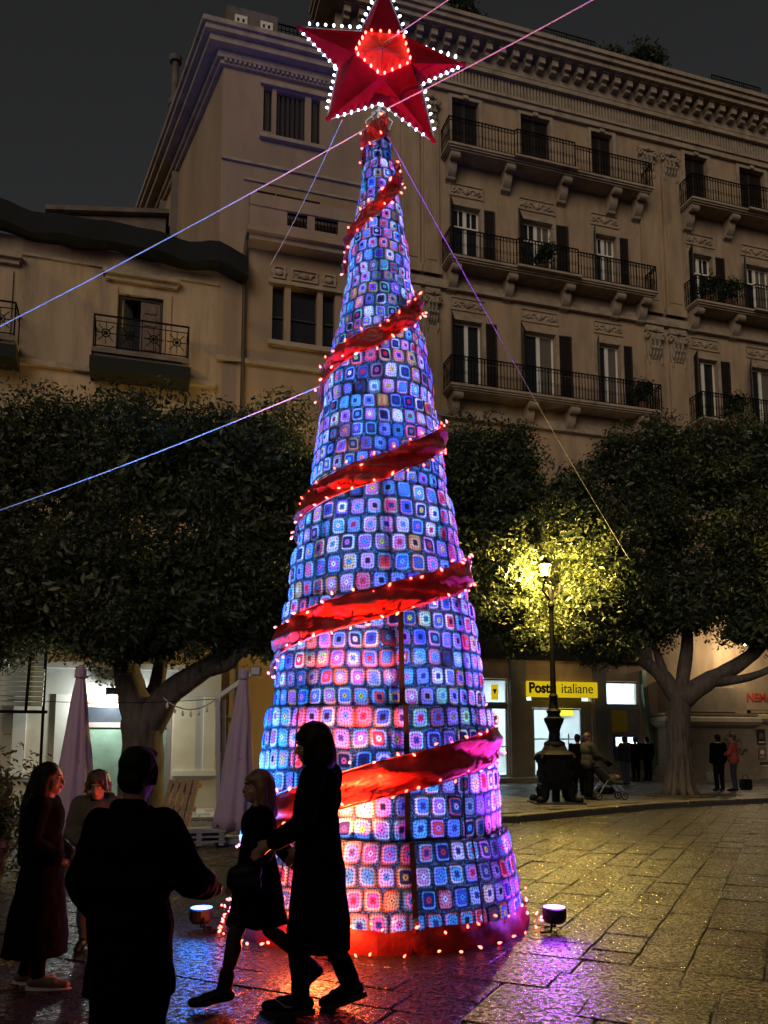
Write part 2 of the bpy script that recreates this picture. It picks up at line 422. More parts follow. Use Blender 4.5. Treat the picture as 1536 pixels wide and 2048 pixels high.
def shutter_mesh(w, h):
    key = (round(w,2), round(h,2))
    if key in SH: return SH[key]
    mb = MB(); t = 0.045; f = 0.07
    mb.box(0, f, 0, t, 0, h); mb.box(w-f, w, 0, t, 0, h)
    for z in (0, h*0.42, h-f): mb.box(f, w-f, 0.002, t-0.002, z, z+f)
    n = int(h/0.11)
    for i in range(n):
        z = f+i*(h-f)/n
        M = Matrix.Translation((0, t/2, z+0.04)) @ Matrix.Rotation(R(35), 4, 'X')
        mb.box(f, w-f, -0.006, 0.006, -0.045, 0.045, M)
    me = mb.mesh('shutter', shutter_m); SH[key] = me; return me
def french_window(root, u0, u1, z0, z1, style, rec=0.22, lopen=55, ropen=176, curtain=True):
    """a French window set in its opening; frame is the part, panes and shutters its sub-parts"""
    f = 0.075; mb = MB(); mid = (u0+u1)/2
    if style == 'closed':
        win = MB().box(u0, u1, rec+0.05, rec+0.07, z0, z1).build('window', shutter_m, root)
        for k in (0, 1):
            obj('shutter', shutter_mesh((u1-u0)/2-0.01, z1-z0), win, loc=(u0+k*(u1-u0)/2+0.005, rec-0.02, z0))
        return win
    y0, y1 = rec, rec+0.07
    mb.box(u0, u0+f, y0, y1, z0, z1); mb.box(u1-f, u1, y0, y1, z0, z1); mb.box(u0+f, u1-f, y0, y1, z1-f, z1); mb.box(mid-0.08, mid+0.08, y0-0.02, y1+0.002, z0, z1-f)
    mb.box(u0+f, u1-f, y0+0.002, y1, z0, z0+0.35)
    if style == 'transom':
        zt = z0+(z1-z0)*0.70; mb.box(u0+f, u1-f, y0+0.004, y1-0.004, zt, zt+0.09)
        for q in (0.27, 0.73): mb.box(u0+(u1-u0)*q-0.025, u0+(u1-u0)*q+0.025, y0+0.006, y1-0.006, zt+0.09, z1-f)
    win = mb.build('window', white_wood, root)
    for k in (0, 1):
        a, b = (u0+f, mid-0.08) if k == 0 else (mid+0.08, u1-f)
        MB().box(a, b, y0+0.025, y0+0.04, z0+0.35, z1-f).build('pane', curtain_m if (curtain and k == 1) else pane_m, win)
    MB().box(u0, u1, y1+0.3, y1+0.32, z0, z1).build('room_dark', pane_m, win)
    sw = (u1-u0)/2+0.02; hh = z1-z0+0.06
    sl = obj('shutter', shutter_mesh(sw, hh), win, loc=(u0-0.02, -0.03, z0-0.03), rot=(0, 0, R(180+lopen-0)))
    sr = obj('shutter', shutter_mesh(sw, hh), win, loc=(u1+0.02, -0.03, z0-0.03), rot=(0, 0, R(-(180-ropen))))
    return win
def surround(root, u0, u1, z0, z1, keystone=True):
    mb = MB(); t = 0.16; d = 0.06
    mb.box(u0-t, u0-0.002, -d, 0.02, z0, z1+t); mb.box(u1+0.002, u1+t, -d, 0.02, z0, z1+t); mb.box(u0-0.002, u1+0.002, -d, 0.02, z1+0.002, z1+t)
    if keystone:
        m = (u0+u1)/2; mb.box(m-0.12, m+0.12, -d-0.05, -d+0.002, z1+0.03, z1+t+0.12)
    return mb.build('window_surround', stone_trim, root)
def relief_panel(root, uc, z0, z1, w):
    mb = MB(); a, b = uc-w/2, uc+w/2; t = 0.05
    for q in ((a,b,z0,z0+t),(a,b,z1-t,z1),(a,a+t,z0+t,z1-t),(b-t,b,z0+t,z1-t)): mb.box(q[0], q[1], -0.05, 0.01, q[2], q[3])
    zc = (z0+z1)/2; h = (z1-z0)
    p = mb.build('relief_panel', stone_trim, root)
    m2 = MB(); m2.ball((uc,-0.01,zc), (0.14,0.08,h*0.28), 10, 6)
    for s in (-1,1):
        pts = [(uc+s*(0.16+0.1*k), -0.02, zc+math.sin(k*1.15)*h*0.2) for k in range(int((w/2-0.22)/0.1)+1)]
        if len(pts) > 1: m2.tube(pts, 0.04, 6)
        for k in range(0, len(pts), 2): m2.ball((pts[k][0], -0.02, zc-math.sin(k*1.15)*h*0.12), (0.06,0.04,0.08), 8, 5)
    m2.build('relief_ornament', stone_trim, p, smooth=True)
    return p
def corbel_mesh(out, h, wd):
    """S-scrolled bracket carrying a balcony"""
    mb = MB(); prof = []
    for k in range(13):
        t_ = k/12; y = -out*(1-t_)**0.8*(1-0.18*math.sin(t_*math.pi*2)); z = -h*t_; prof.append((y, z))
    L_ = [(-wd/2, y, z) for y, z in prof]+[(-wd/2, 0.02, -h), (-wd/2, 0.02, 0)]
    Rr = [(wd/2, y, z) for _, y, z in L_]
    n = len(L_); b = len(mb.v); mb.v += L_+Rr
    mb.f.append(tuple(b+i for i in range(n))); mb.f.append(tuple(b+n+i for i in range(n-1,-1,-1)))
    for i in range(n): j = (i+1) % n; mb.f.append((b+i, b+n+i, b+n+j, b+j))
    mb.tube([(-wd/2-0.03, -out*0.82, -h*0.16), (wd/2+0.03, -out*0.82, -h*0.16)], h*0.15, 12)
    mb.tube([(-wd/2-0.03, -out*0.16, -h*0.82), (wd/2+0.03, -out*0.16, -h*0.82)], h*0.11, 12)
    return mb.mesh('corbel', stone_trim)
def railing(path, z, h, parent, m=iron, step=0.14, ring=True):
    """wrought iron railing along a plan path [(u,w)...]"""
    mb = MB(); pts = [Vector(p) for p in path]
    for zz, r_ in ((z+h, 0.035), (z+0.06, 0.022), (z+h-0.16, 0.018)):
        for i in range(len(pts)-1): mb.bar((pts[i].x,pts[i].y,zz), (pts[i+1].x,pts[i+1].y,zz), r_, r_)
    for i in range(len(pts)-1):
        a, b = pts[i], pts[i+1]; L_ = (b-a).length; n = max(1, int(L_/step)); d = (b-a).normalized()
        for k in range(n+1):
            p = a+(b-a)*(k/n); mb.bar((p.x,p.y,z), (p.x,p.y,z+h), 0.022 if k % 5 else 0.034)
            if ring and k < n:
                c = a+(b-a)*((k+0.5)/n)
                for zc, rr in ((z+h-0.08, 0.05), (z+h*0.42, 0.055)):
                    mb.tube([(c.x+d.x*rr*math.cos(q*math.pi/3), c.y+d.y*rr*math.cos(q*math.pi/3), zc+rr*1.2*math.sin(q*math.pi/3)) for q in range(6)], 0.009, 3, closed=True)
    return mb.build('railing', m, parent)
def balcony(root, u0, u1, z, out, corbels, bulges=(), rail=1.15, th=0.2):
    """slab with mouldings; scrolled corbels and an iron railing that swells at the windows"""
    mb = MB()
    mb.box(u0, u1, -out, 0.02, z-th*0.5, z); mb.box(u0+0.05, u1-0.05, -out+0.06, 0.02, z-th*0.85, z-th*0.5-0.001); mb.box(u0+0.12, u1-0.12, -out+0.14, 0.02, z-th*1.15, z-th*0.85-0.001)
    for a, b in bulges:
        mb.box(a, b, -out-0.14, -out+0.02, z-th*0.5+0.003, z-0.003)
    bal = mb.build('balcony', stone_trim, root)
    cm = corbel_mesh(out*0.86, 0.95, 0.34)
    for c in corbels: obj('corbel', cm, bal, loc=(c, 0, z-th*1.15-0.003))
    path = [(u0+0.05, 0.0), (u0+0.05, -out+0.06)]
    for a, b in bulges: path += [(a+0.05, -out+0.06), (a+0.12, -out-0.08), (b-0.12, -out-0.08), (b-0.05, -out+0.06)]
    path += [(u1-0.05, -out+0.06), (u1-0.05, 0.0)]
    railing(path, z, rail, bal)
    return bal
def capital(root, uc, z0, z1, w):
    mb = MB(); h = z1-z0
    mb.box(uc-w/2, uc+w/2, -0.2, 0.01, z1-h*0.16, z1); mb.box(uc-w*0.42, uc+w*0.42, -0.13, 0.01, z0, z1-h*0.16-0.002)
    cap_ = mb.build('capital', stone_trim, root)
    m2 = MB()
    for s in (-1,1):
        m2.tube([(uc+s*w*0.43+math.cos(k*0.75)*w*0.15*(1-k/11), -0.2, z1-h*0.34+math.sin(k*0.75)*h*0.15*(1-k/11)) for k in range(11)], 0.05, 6)
    for lev, n in ((0.02, 4), (0.3, 3)):
        for k in range(n):
            x = uc-w*0.36+(k+0.5)*w*0.72/n; z = z0+h*lev
            m2.tube([(x,-0.1,z),(x,-0.17,z+h*0.16),(x,-0.22,z+h*0.27),(x,-0.31,z+h*0.29),(x,-0.33,z+h*0.22)], [0.05,0.085,0.075,0.06,0.03], 6)
    m2.ball((uc,-0.2,z1-h*0.12), (0.11,0.09,0.1), 8, 6)
    for s in (-1,1):   # hanging leaf spray under the volutes
        m2.tube([(uc+s*w*0.34,-0.12,z0+0.06),(uc+s*w*0.36,-0.18,z0-h*0.1),(uc+s*w*0.3,-0.12,z0-h*0.3)], [0.05,0.06,0.02], 6)
    m2.build('acanthus', stone_trim, cap_, smooth=True)
    return cap_
def pilaster(root, u0, u1, z0, z1, d=0.14):
    mb = MB(); mb.box(u0, u1, -d, 0.01, z0, z1); mb.box(u0-0.08, u1+0.08, -d-0.06, 0.01, z0, z0+0.35); mb.box(u0+0.12, u1-0.12, -d-0.03, -d+0.002, z0+0.6, z1-0.3)
    return mb.build('pilaster', stucco, root)

# ================================================================ PALAZZO WITH THE POST OFFICE (right)
PR = (5.2, 32.58)
pal = thing('palazzo', 'tall ochre palazzo with long iron balconies above the yellow post office sign', 'building', (PR[0], PR[1], 0), FAC)
FL = ((15.66, 18.8, 'plain'), (21.06, 23.85, 'transom'), (25.95, 28.75, 'closed'))
COLS_A = ((-2.45,-1.22), (0.74,2.16), (4.2,5.3)); COLS_B = ((9.1,10.35), (12.15,13.6))
holes = []; WIN = []
for z0, z1, st in FL:
    for k, (a, b) in enumerate(COLS_A+COLS_B):
        zz = z0+0.005
        holes.append((a, b, zz, z1)); WIN.append((a, b, zz, z1, st, k))
# ground floor openings: shop windows, door, cash-machine bay
GH = [(-3.2,-0.32,0.32,4.15), (0.42,3.42,0.32,3.45), (4.02,5.62,0.5,4.15)]
wallmb = holes_wall(MB(), -7.4, 17.0, 0.0, 31.2, holes+GH, 0.34)
wallmb.quad((-7.4,14,0),(-7.4,0,0),(-7.4,0,31.2),(-7.4,14,31.2)); wallmb.quad((17,0,0),(17,14,0),(17,14,31.2),(17,0,31.2)); wallmb.quad((-7.4,0,31.2),(17,0,31.2),(17,14,31.2),(-7.4,14,31.2))
wallmb.quad((17,14,0),(-7.4,14,0),(-7.4,14,31.2),(17,14,31.2))
wallmb.build('wall', stucco, pal)
for a, b, z0, z1, st, k in WIN:
    french_window(pal, a, b, z0, z1, st, lopen=(58,50,62,66,52)[k], curtain=(k+int(z0)) % 3 != 0)
    if st != 'closed': relief_panel(pal, (a+b)/2, z1+0.42, z1+1.0, (b-a)+0.35)
    surround(pal, a, b, z0, z1, keystone=(st == 'closed'))
for z0, z1, st in FL:
    balcony(pal, -2.98, 6.72, z0, 0.95, (-2.6, -0.1, 2.55, 5.0, 6.3) if z0 > 20 else (-2.6, 0.7, 2.6, 5.9), bulges=((-0.05,2.9),) if z0 > 16 else ())
    balcony(pal, 8.7, 15.6, z0, 0.95, (9.0, 11.2, 13.9), bulges=((11.7,14.0),) if z0 > 16 else ())
for a, b in ((-4.75,-3.95), (-3.75,-3.1), (6.55,7.45), (7.75,8.65)):
    pilaster(pal, a, b, 8.6, 18.35); capital(pal, (a+b)/2, 18.4, 19.9, b-a)
    pilaster(pal, a, b, 20.55, 27.3); capital(pal, (a+b)/2, 27.3, 28.55, b-a)
# string courses, frieze, cornice
def course(name, u0, u1, z0, z1, d, m=stone_trim, parent=pal): return MB().box(u0, u1, -d, 0.012, z0, z1).build(name, m, parent)
for z in (20.0, 14.55): course('string_course', -7.4, 17, z, z+0.14, 0.2); course('string_course', -7.4, 17, z+0.142, z+0.42, 0.1)
course('architrave', -7.5, 17, 28.95, 29.2, 0.16); course('architrave', -7.5, 17, 29.202, 29.34, 0.24)
fr = MB()
u = -7.3
while u < 16.9: fr.box(u, u+0.09, -0.13, 0.013, 29.36, 30.05); u += 0.155
fr.build('fluted_frieze', stone_trim, pal)
course('cornice_bed', -7.6, 17, 30.06, 30.26, 0.3); 
mod = MB(); mod.box(-0.14, 0.14, -0.78, 0, 0.08, 0.36); mod.box(-0.12, 0.12, -0.62, 0, -0.1, 0.079); mod.box(-0.17, 0.17, -0.86, 0, 0.361, 0.42)
mod_me = mod.mesh('modillion', stone_trim)
u = -7.2
while u < 16.9: obj('modillion', mod_me, pal, loc=(u, 0.0, 30.66)); u += 0.62
cor = MB(); cor.box(-7.6, 17, -0.32, 0.012, 30.262, 31.08); cor.box(-8.3, 17, -1.02, 0.6, 31.085, 31.3); cor.box(-8.42, 17, -1.16, 0.6, 31.302, 31.5); cor.box(-8.5, 17, -1.26, 0.6, 31.502, 31.68)
cor.build('cornice', stone_trim, pal)
par = MB(); par.box(-7.9, 17, -0.5, 0.3, 31.682, 32.15)
for k, u in enumerate((-6,-3.6,-1.0,1.6,4.4,7.0,9.8,12.6,15.2)): par.box(u, u+0.7, -0.56, 0.2, 32.152, 32.38+0.1*(k % 2))
par.build('parapet', dark_stone, pal)
for a, b in ((1.7,4.4), (10.6,13.4)): railing([(a,-0.35),(b,-0.35)], 32.15, 0.75, pal, step=0.12, ring=False)
# ground floor: piers, dark lintel zone, stone base with the pedestal on the corner
grey_plaster = mat('grey_plaster', (0.20,0.185,0.165), 0.8, var=0.2, scale=3)
for a, b in ((-0.32,0.42), (3.42,4.02)): MB().box(a+0.03, b-0.03, -0.16, 0.012, 0.12, 4.9).build('pier', grey_plaster, pal)
lint = MB(); lint.box(-3.6, 6.2, -0.2, 0.013, 4.92, 7.2); lint.build('dark_canopy', mat('dark_metal_panel', (0.012,0.012,0.014), 0.45, var=0.3, scale=4), pal)
MB().box(-3.4, 6.0, -0.9, 0.013, 0.125, 0.3).build('door_step', mat('step_stone', (0.25,0.22,0.18), 0.5, var=0.2, scale=4), pal)
for a, b in ((-3.2,-0.32),(4.02,5.62)): MB().box(a, b, 0.06, 0.14, 3.02, 3.14).build('transom_bar', mat('alu', (0.35,0.35,0.35), 0.4, metal=0.6, var=0.1), pal)
# plinth of the great order, rounded shoulder moulding and carved block over it
def shouldered(u0, u1, d, z0, z1, m, name):
    rings = []
    for (o, z) in ((0.12,z0),(0.12,z0+0.55),(0.0,z0+0.62),(0.0,z1-0.62),(0.06,z1-0.6),(0.2,z1-0.5),(0.26,z1-0.36),(0.22,z1-0.2),(0.1,z1-0.12),(0.16,z1-0.1),(0.16,z1)):
        rings.append([(u0-o,0.1,z),(u0-o,-d-o,z),(u1+o,-d-o,z),(u1+o,0.1,z)])
    return MB().loft(rings).build(name, m, pal)
warm_stone = mat('warm_stone', (0.36,0.28,0.19), 0.85, var=0.25, scale=2, bump=0.4, bscale=18, dirt=((0.16,0.115,0.075), 0.6))
ped = shouldered(6.25, 10.5, 0.9, 0.1, 2.85, warm_stone, 'pedestal')
MB().box(6.5, 10.3, -0.8, 0.1, 2.852, 4.2).build('pedestal_block', warm_stone, pal)
MB().box(7.4, 9.7, -0.95, -0.797, 2.9, 3.9).build('relief_block', warm_stone, pal)
shouldered(10.9, 12.0, 0.35, 0.1, 3.0, warm_stone, 'pedestal')
# faint scratched graffiti on the pedestal
gr = MB(); random.seed(5)
graf = mat('faded_paint', (0.07,0.05,0.035), 0.9, var=0.3, scale=8)
for (cu, cz, sc_) in ((7.0,1.5,0.35),(9.3,1.75,0.4),(9.8,1.35,0.3)):
    for k in range(5):
        x = cu+random.uniform(-.5,.5)*sc_*2; z = cz+random.uniform(-.5,.5)*sc_
        gr.tube([(x+sc_*0.5*math.cos(q*0.9+k), -0.906, z+sc_*0.45*math.sin(q*1.3+k)) for q in range(7)], 0.014, 4)
gr.build('graffiti', graf, pal)
# cinema doorway, lettering and posters on the right
MB().box(10.75, 13.2, -0.1, 0.015, 3.05, 4.6).build('cinema_fascia', mat('cinema_cream', (0.30,0.22,0.14), 0.8, var=0.2, scale=3), pal)
def text_mesh(name, body, size, m, parent, loc, bold=0.0, rot=(R(90),0,0), ext=0.012, align='LEFT', sx=1.0):
    cu = bpy.data.curves.new(name, 'FONT'); cu.body = body; cu.size = size; cu.extrude = ext; cu.offset = bold; cu.align_x = align
    to = bpy.data.objects.new(name, cu); COL.objects.link(to)
    bpy.context.view_layer.update()
    me = bpy.data.meshes.new_from_object(to.evaluated_get(bpy.context.evaluated_depsgraph_get()))
    bpy.data.objects.remove(to)
    me.materials.clear(); me.materials.append(m)
    o = obj(name, me, parent, loc, rot); o.scale = (sx,1,1); return o
red_letter = mat('red_letter', (0.42,0.05,0.025), 0.5, var=0.15, scale=6)
text_mesh('cinema_lettering', 'CINEMA', 0.5, red_letter, pal, (10.42,-0.118,3.42), bold=0.012)
post_m = [mat('poster_%s' % n, c, 0.7, var=0.5, scale=6) for n, c in (('pale', (0.5,0.46,0.38)), ('dark', (0.04,0.03,0.028)), ('brown', (0.22,0.12,0.07)), ('white', (0.6,0.58,0.52)))]
for k, (a, z, w, h) in enumerate(((11.05,2.35,0.5,0.62),(11.1,1.55,0.42,0.66),(11.12,0.95,0.4,0.5),(11.7,2.3,0.45,0.7),(11.75,1.45,0.4,0.55),(11.2,0.42,0.4,0.4))):
    p = MB().box(a, a+w, -0.4, -0.37, z, z+h).build('poster', post_m[k % 4], pal)
    MB().ball((a+w/2, -0.402, z+h*0.55), (w*0.28, 0.006, h*0.2), 12, 6).build('poster_print', post_m[(k+1) % 4], p)
    MB().box(a+w*0.15, a+w*0.85, -0.404, -0.4, z+h*0.12, z+h*0.2).build('poster_print', post_m[(k+2) % 4], p)
MB().box(10.6, 12.4, -0.5, -0.42, 2.9, 3.0).build('sign_bracket', iron, pal)

# ---- post office
po = thing('post_office', 'brightly lit post office front with glass doors and yellow lettered sign', 'shopfront', (PR[0], PR[1], 0), FAC)
room_white = mat('room_white', (0.72,0.74,0.76), 0.6, var=0.06, scale=2)
room = MB(); U0, U1, V0, V1, Z0, Z1 = -3.5, 5.95, 0.36, 5.2, 0.305, 4.6
room.quad((U0,V0,Z0),(U1,V0,Z0),(U1,V1,Z0),(U0,V1,Z0)); room.quad((U0,V1,Z0),(U1,V1,Z0),(U1,V1,Z1),(U0,V1,Z1)); room.quad((U0,V0,Z0),(U0,V1,Z0),(U0,V1,Z1),(U0,V0,Z1)); room.quad((U1,V1,Z0),(U1,V0,Z0),(U1,V0,Z1),(U1,V1,Z1)); room.quad((U0,V0,Z1),(U0,V1,Z1),(U1,V1,Z1),(U1,V0,Z1))
room.build('room', room_white, po)
cold = emit('cold_ceiling_light', (0.80,0.92,1.0), 30)
for a in (-2.6,-1.2,0.9,2.4,4.4): MB().box(a, a+0.6, 1.0, 3.6, 4.5, 4.56).build('ceiling_light', cold, po)
alu = MATS['alu']; pg = glass('shop_glass')
def glazed(u0, u1, z0, z1, y=0.1, mull=(), bars=()):
    mb = MB(); f = 0.07
    mb.box(u0, u0+f, y-0.03, y+0.03, z0, z1); mb.box(u1-f, u1, y-0.03, y+0.03, z0, z1); mb.box(u0+f, u1-f, y-0.03, y+0.03, z1-f, z1); mb.box(u0+f, u1-f, y-0.03, y+0.03, z0, z0+f)
    for q in mull: mb.box(q-0.04, q+0.04, y-0.028, y+0.028, z0+f, z1-f)
    for q in bars: mb.box(u0+f, u1-f, y-0.026, y+0.026, q, q+0.05)
    fr_ = mb.build('glazing_frame', alu, po)
    xs = [u0+f]+list(mull)+[u1-f]
    for i in range(len(xs)-1): MB().box(xs[i]+0.04*(i > 0), xs[i+1]-0.04*(i < len(xs)-2), y-0.006, y+0.006, z0+f, z1-f).build('pane', pg, fr_)
    return fr_
glazed(-3.18, -0.34, 3.14, 4.13); glazed(-3.18, -0.34, 0.325, 3.02, mull=(-1.55,), bars=(1.45,))
dr = glazed(0.75, 2.95, 0.325, 3.0, mull=(1.92,), bars=(1.75,))
MB().bar((2.3,0.02,1.2), (2.3,0.02,2.0), 0.03).build('handle', iron, dr)
MB().box(0.44, 0.74, 0.06, 0.14, 0.305, 3.3).build('door_panel', grey_plaster, po); MB().box(2.96, 3.40, 0.06, 0.14, 0.305, 3.3).build('door_panel', grey_plaster, po); MB().box(0.74, 2.96, 0.07, 0.14, 3.01, 3.46).build('door_header', grey_plaster, po)
glazed(4.04, 5.6, 3.14, 4.13)
yellow = mat('sign_yellow', (0.78,0.60,0.01), 0.45, var=0.06, scale=3)
_b = yellow.node_tree.nodes['Principled BSDF']; _b.inputs['Emission Color'].default_value = (0.85,0.62,0.01,1); _b.inputs['Emission Strength'].default_value = 0.62
sg = MB().bbox(0.36, 3.5, -0.3, -0.165, 3.42, 4.05, 0.015).build('sign', yellow, po)
navy = mat('sign_navy', (0.006,0.009,0.03), 0.5, var=0.1, scale=5)
text_mesh('lettering', 'Poste', 0.56, navy, sg, (0.42,-0.303,3.6), bold=0.022, sx=0.92)
text_mesh('lettering', 'italiane', 0.56, navy, sg, (1.84,-0.303,3.6), bold=0.0, sx=0.92)
for a, z, w, h in ((-1.05,3.3,0.3,0.6),): 
    q = MB().box(a, a+w, 0.0, 0.03, z, z+h).build('window_badge', yellow, po)
    MB().poly([(a+0.06,-0.003,z+0.42),(a+0.24,-0.003,z+0.42),(a+0.15,-0.003,z+0.2)]).build('badge_mark', navy, q)
# things inside the lit room
blue_p = mat('kiosk_blue', (0.02,0.16,0.55), 0.4, var=0.1, scale=3)
MB().bbox(0.85, 1.3, 1.6, 2.0, 0.31, 1.5, 0.05).build('kiosk', blue_p, po); MB().bbox(-2.4, -1.4, 2.6, 3.1, 1.6, 2.6, 0.04).build('wall_panel', blue_p, po)
MB().bbox(2.5, 3.2, 2.4, 3.0, 0.31, 1.2, 0.04).build('counter', yellow, po); MB().bbox(-1.3, -0.7, 2.2, 2.6, 0.31, 1.7, 0.03).build('leaflet_rack', yellow, po)
grey_p = mat('notice_grey', (0.25,0.26,0.28), 0.6, var=0.3, scale=4)
MB().box(-2.9,-2.2,5.0,5.15,1.2,2.6).build('notice_board', grey_p, po); MB().box(4.2,5.4,5.0,5.15,2.9,3.6).build('notice_board', yellow, po); MB().box(2.1,2.7,5.0,5.15,0.4,2.5).build('inner_door', grey_p, po); MB().box(-1.9,-1.2,5.0,5.15,0.4,2.4).build('inner_door', blue_p, po)
MB().box(0.95, 1.4, 5.0, 5.15, 1.6, 2.7).build('notice_board', grey_p, po); MB().box(1.5, 1.9, 5.0, 5.15, 1.2, 2.9).build('notice_board', room_white, po)
# cash-machine bay
bay = MB().box(4.03, 5.61, 0.06, 0.2, 0.32, 3.02).build('cash_bay', mat('bay_grey', (0.24,0.22,0.18), 0.5, var=0.15, scale=3), po)
MB().box(4.32, 5.05, 0.02, 0.058, 2.05, 2.95).build('yellow_panel', mat('matt_yellow', (0.55,0.38,0.02), 0.6, var=0.1), bay)
scr = emit('atm_screen', (0.75,0.92,1.0), 3.0)
for a in (4.42, 4.98):
    MB().bbox(a-0.06, a+0.46, -0.05, 0.058, 0.9, 1.95, 0.03).build('cash_machine', mat('atm_blue', (0.015,0.06,0.2), 0.4, var=0.1), bay)
    MB().box(a, a+0.4, -0.075, -0.051, 1.5, 1.85).build('screen', scr, bay)
# curved greenish glass fin beside the bay
fin = MB(); ring = []
for k in range(9):
    t_ = k/8; ring.append((5.66+0.55*math.sin(t_*1.2)*t_, 4.6-4.3*t_))
for (a, z), (b, z2) in zip(ring[:-1], ring[1:]): fin.quad((a,-0.22,z),(b,-0.22,z2),(b+0.3,-0.1,z2),(a+0.3,-0.1,z)); fin.quad((a,0.0,z),(b,0.0,z2),(b,-0.22,z2),(a,-0.22,z))
fin.build('green_fin', mat('green_tint', (0.16,0.24,0.17), 0.3, var=0.15), po)
# ================================================================ TOWER HOUSE AND OLD HOUSE (left)
PL = (-4.64, 20.35)
tow = thing('tower_house', 'narrow ochre tower house with triple windows and moulded cornice', 'building', (PL[0], PL[1], 0), FAC)
TU0, TU1 = 0.28, 4.2
th = [(1.38,1.62,18.3,19.62), (1.74,2.55,18.15,19.6), (2.72,2.98,18.15,19.6), (1.72,2.05,12.25,13.85), (2.22,2.95,12.25,13.85), (3.1,3.45,12.25,13.85), (1.25,1.75,16.1,16.5),(1.78,2.5,16.1,16.5),(2.52,3.0,16.1,16.5)]
tb = holes_wall(MB(), TU0, TU1, 0, 20.3, th, 0.3)
SL = -0.203*9.0
tb.quad((TU0+SL,9,0),(TU0,0,0),(TU0,0,20.3),(TU0+SL,9,20.3)); tb.quad((TU1,9,0),(TU0+SL,9,0),(TU0+SL,9,20.3),(TU1,9,20.3)); tb.quad((TU1,0,0),(TU1,9,0),(TU1,9,20.3),(TU1,0,20.3)); tb.quad((TU0,0,20.3),(TU1,0,20.3),(TU1,9,20.3),(TU0+SL,9,20.3))
tb.build('wall', stucco_tower, tow)
for a, b, c, d in th[:3]:
    w = MB().box(a, b, 0.16, 0.18, c, d).build('window', pane_m, tow)
    sl_ = MB(); n = max(1, int((b-a)/0.13))
    for k in range(n): sl_.box(a+(b-a)*(k+0.2)/n, a+(b-a)*(k+0.75)/n, 0.1, 0.15, c+0.03, d-0.03)
    sl_.build('blind', shutter_m, w)
for a, b, c, d in th[3:6]:
    w = MB().box(a, b, 0.2, 0.22, c, d).build('window', pane_m, tow)
    MB().box(a, b, 0.15, 0.19, c+0.75, c+0.8).build('glazing_bar', shutter_m, w)
for i, (a, b, c, d) in enumerate(th[6:]):
    w = MB().box(a, b, 0.2, 0.22, c, d).build('window', white_wood if i == 1 else pane_m, tow)
    if i == 1:
        g_ = MB()
        for k in range(4): g_.box(a+0.04+(b-a)*k/4, a+(b-a)*(k+1)/4-0.03, 0.18, 0.199, c, d-0.12)
        g_.build('pane', curtain_m, w)
def trow(name, u0, u1, z0, z1, d, m=stone_trim): return MB().box(u0, u1, -d, 0.012, z0, z1).build(name, m, tow)
# window sills, posts, carved heads
trow('window_sill', 1.28, 3.1, 18.02, 18.13, 0.14); trow('window_head', 1.28, 3.1, 19.64, 19.78, 0.1)
trow('window_sill', 1.6, 3.6, 12.1, 12.23, 0.16); trow('window_head', 1.6, 3.6, 13.87, 13.97, 0.1)
for a, b in ((1.72,2.05),(2.22,2.95),(3.1,3.45)): relief_panel(tow, (a+b)/2, 14.05, 14.4, b-a)
# parapet balcony in front of the middle windows
pb = MB(); pb.box(1.0, 4.2, -0.5, 0.012, 15.1, 15.3); pb.box(1.0, 1.3, -0.5, -0.32, 15.3, 16.05)
for a, b in ((1.75,2.0),(2.55,2.75),(3.4,4.2)): pb.box(a, b, -0.5, -0.32, 15.302, 15.7)
pb.box(1.302, 1.748, -0.5, -0.32, 15.302, 15.7); pb.box(1.0, 4.2, -0.54, -0.3, 15.702, 16.05); pb.box(0.95, 4.2, -0.58, 0.01, 14.95, 15.098); pb.box(1.02, 4.2, -0.44, 0.01, 14.8, 14.948)
pbo = pb.build('parapet_balcony', stucco_tower, tow)
for a, b in ((2.0,2.55),(2.75,3.4)): railing([(a,-0.42),(b,-0.42)], 15.3, 0.38, pbo, step=0.09, ring=False)
# cornice on front and on the receding left side
cm_ = MB()
for d, z0, z1 in ((0.10,19.95,20.08),(0.18,20.082,20.3),(0.42,20.302,20.5),(0.55,20.502,20.66),(0.62,20.662,20.8)): cm_.loft([[(TU0-d,-d,z),(TU1,-d,z),(TU1,9,z),(TU0+SL-d,9,z)] for z in (z0, z1)])
cm_.build('cornice', stone_trim, tow)
dn = MB(); u = TU0
while u < TU1: dn.box(u, u+0.07, -0.17, -0.1, 20.0, 20.08); u += 0.13
dn.build('dentils', stone_trim, tow)
pt = MB(); pt.box(0.3, 1.7, -0.25, 0.1, 20.802, 21.6); pt.box(2.6, 4.2, -0.25, 0.1, 20.802, 21.3); pt.loft([[(0.3,0.1,z),(0.5,0.1,z),(0.5+SL,8.9,z),(0.3+SL,8.9,z)] for z in (20.802,21.25)]); pt.loft([[(0.3-0.203*3-0.1,3,z),(1.2,3,z),(1.2,7,z),(0.3-0.203*7-0.1,7,z)] for z in (20.803,22.3)]); pt.box(1.7, 2.6, -0.25, 0.1, 20.802, 20.95)
pt.build('parapet', dark_stone, tow)
for a, z in ((0.52,21.05),(1.22,21.05)):
    q = MB().box(a, a+0.34, -0.28, -0.245, z, z+0.3).build('parapet_vent', white_wood, tow)
    for dx in (0.06, 0.2): MB().box(a+dx, a+dx+0.06, -0.285, -0.279, z+0.1, z+0.2).build('vent_slot', pane_m, q)
railing([(1.7,-0.2),(2.6,-0.2)], 20.95, 0.5, tow, step=0.1, ring=False)
trow('string_course', TU0, TU1, 17.2, 17.28, 0.07); trow('string_course', TU0, TU1, 11.5, 11.62, 0.12); trow('string_course', TU0+0.6, TU1, 16.72, 16.78, 0.05)
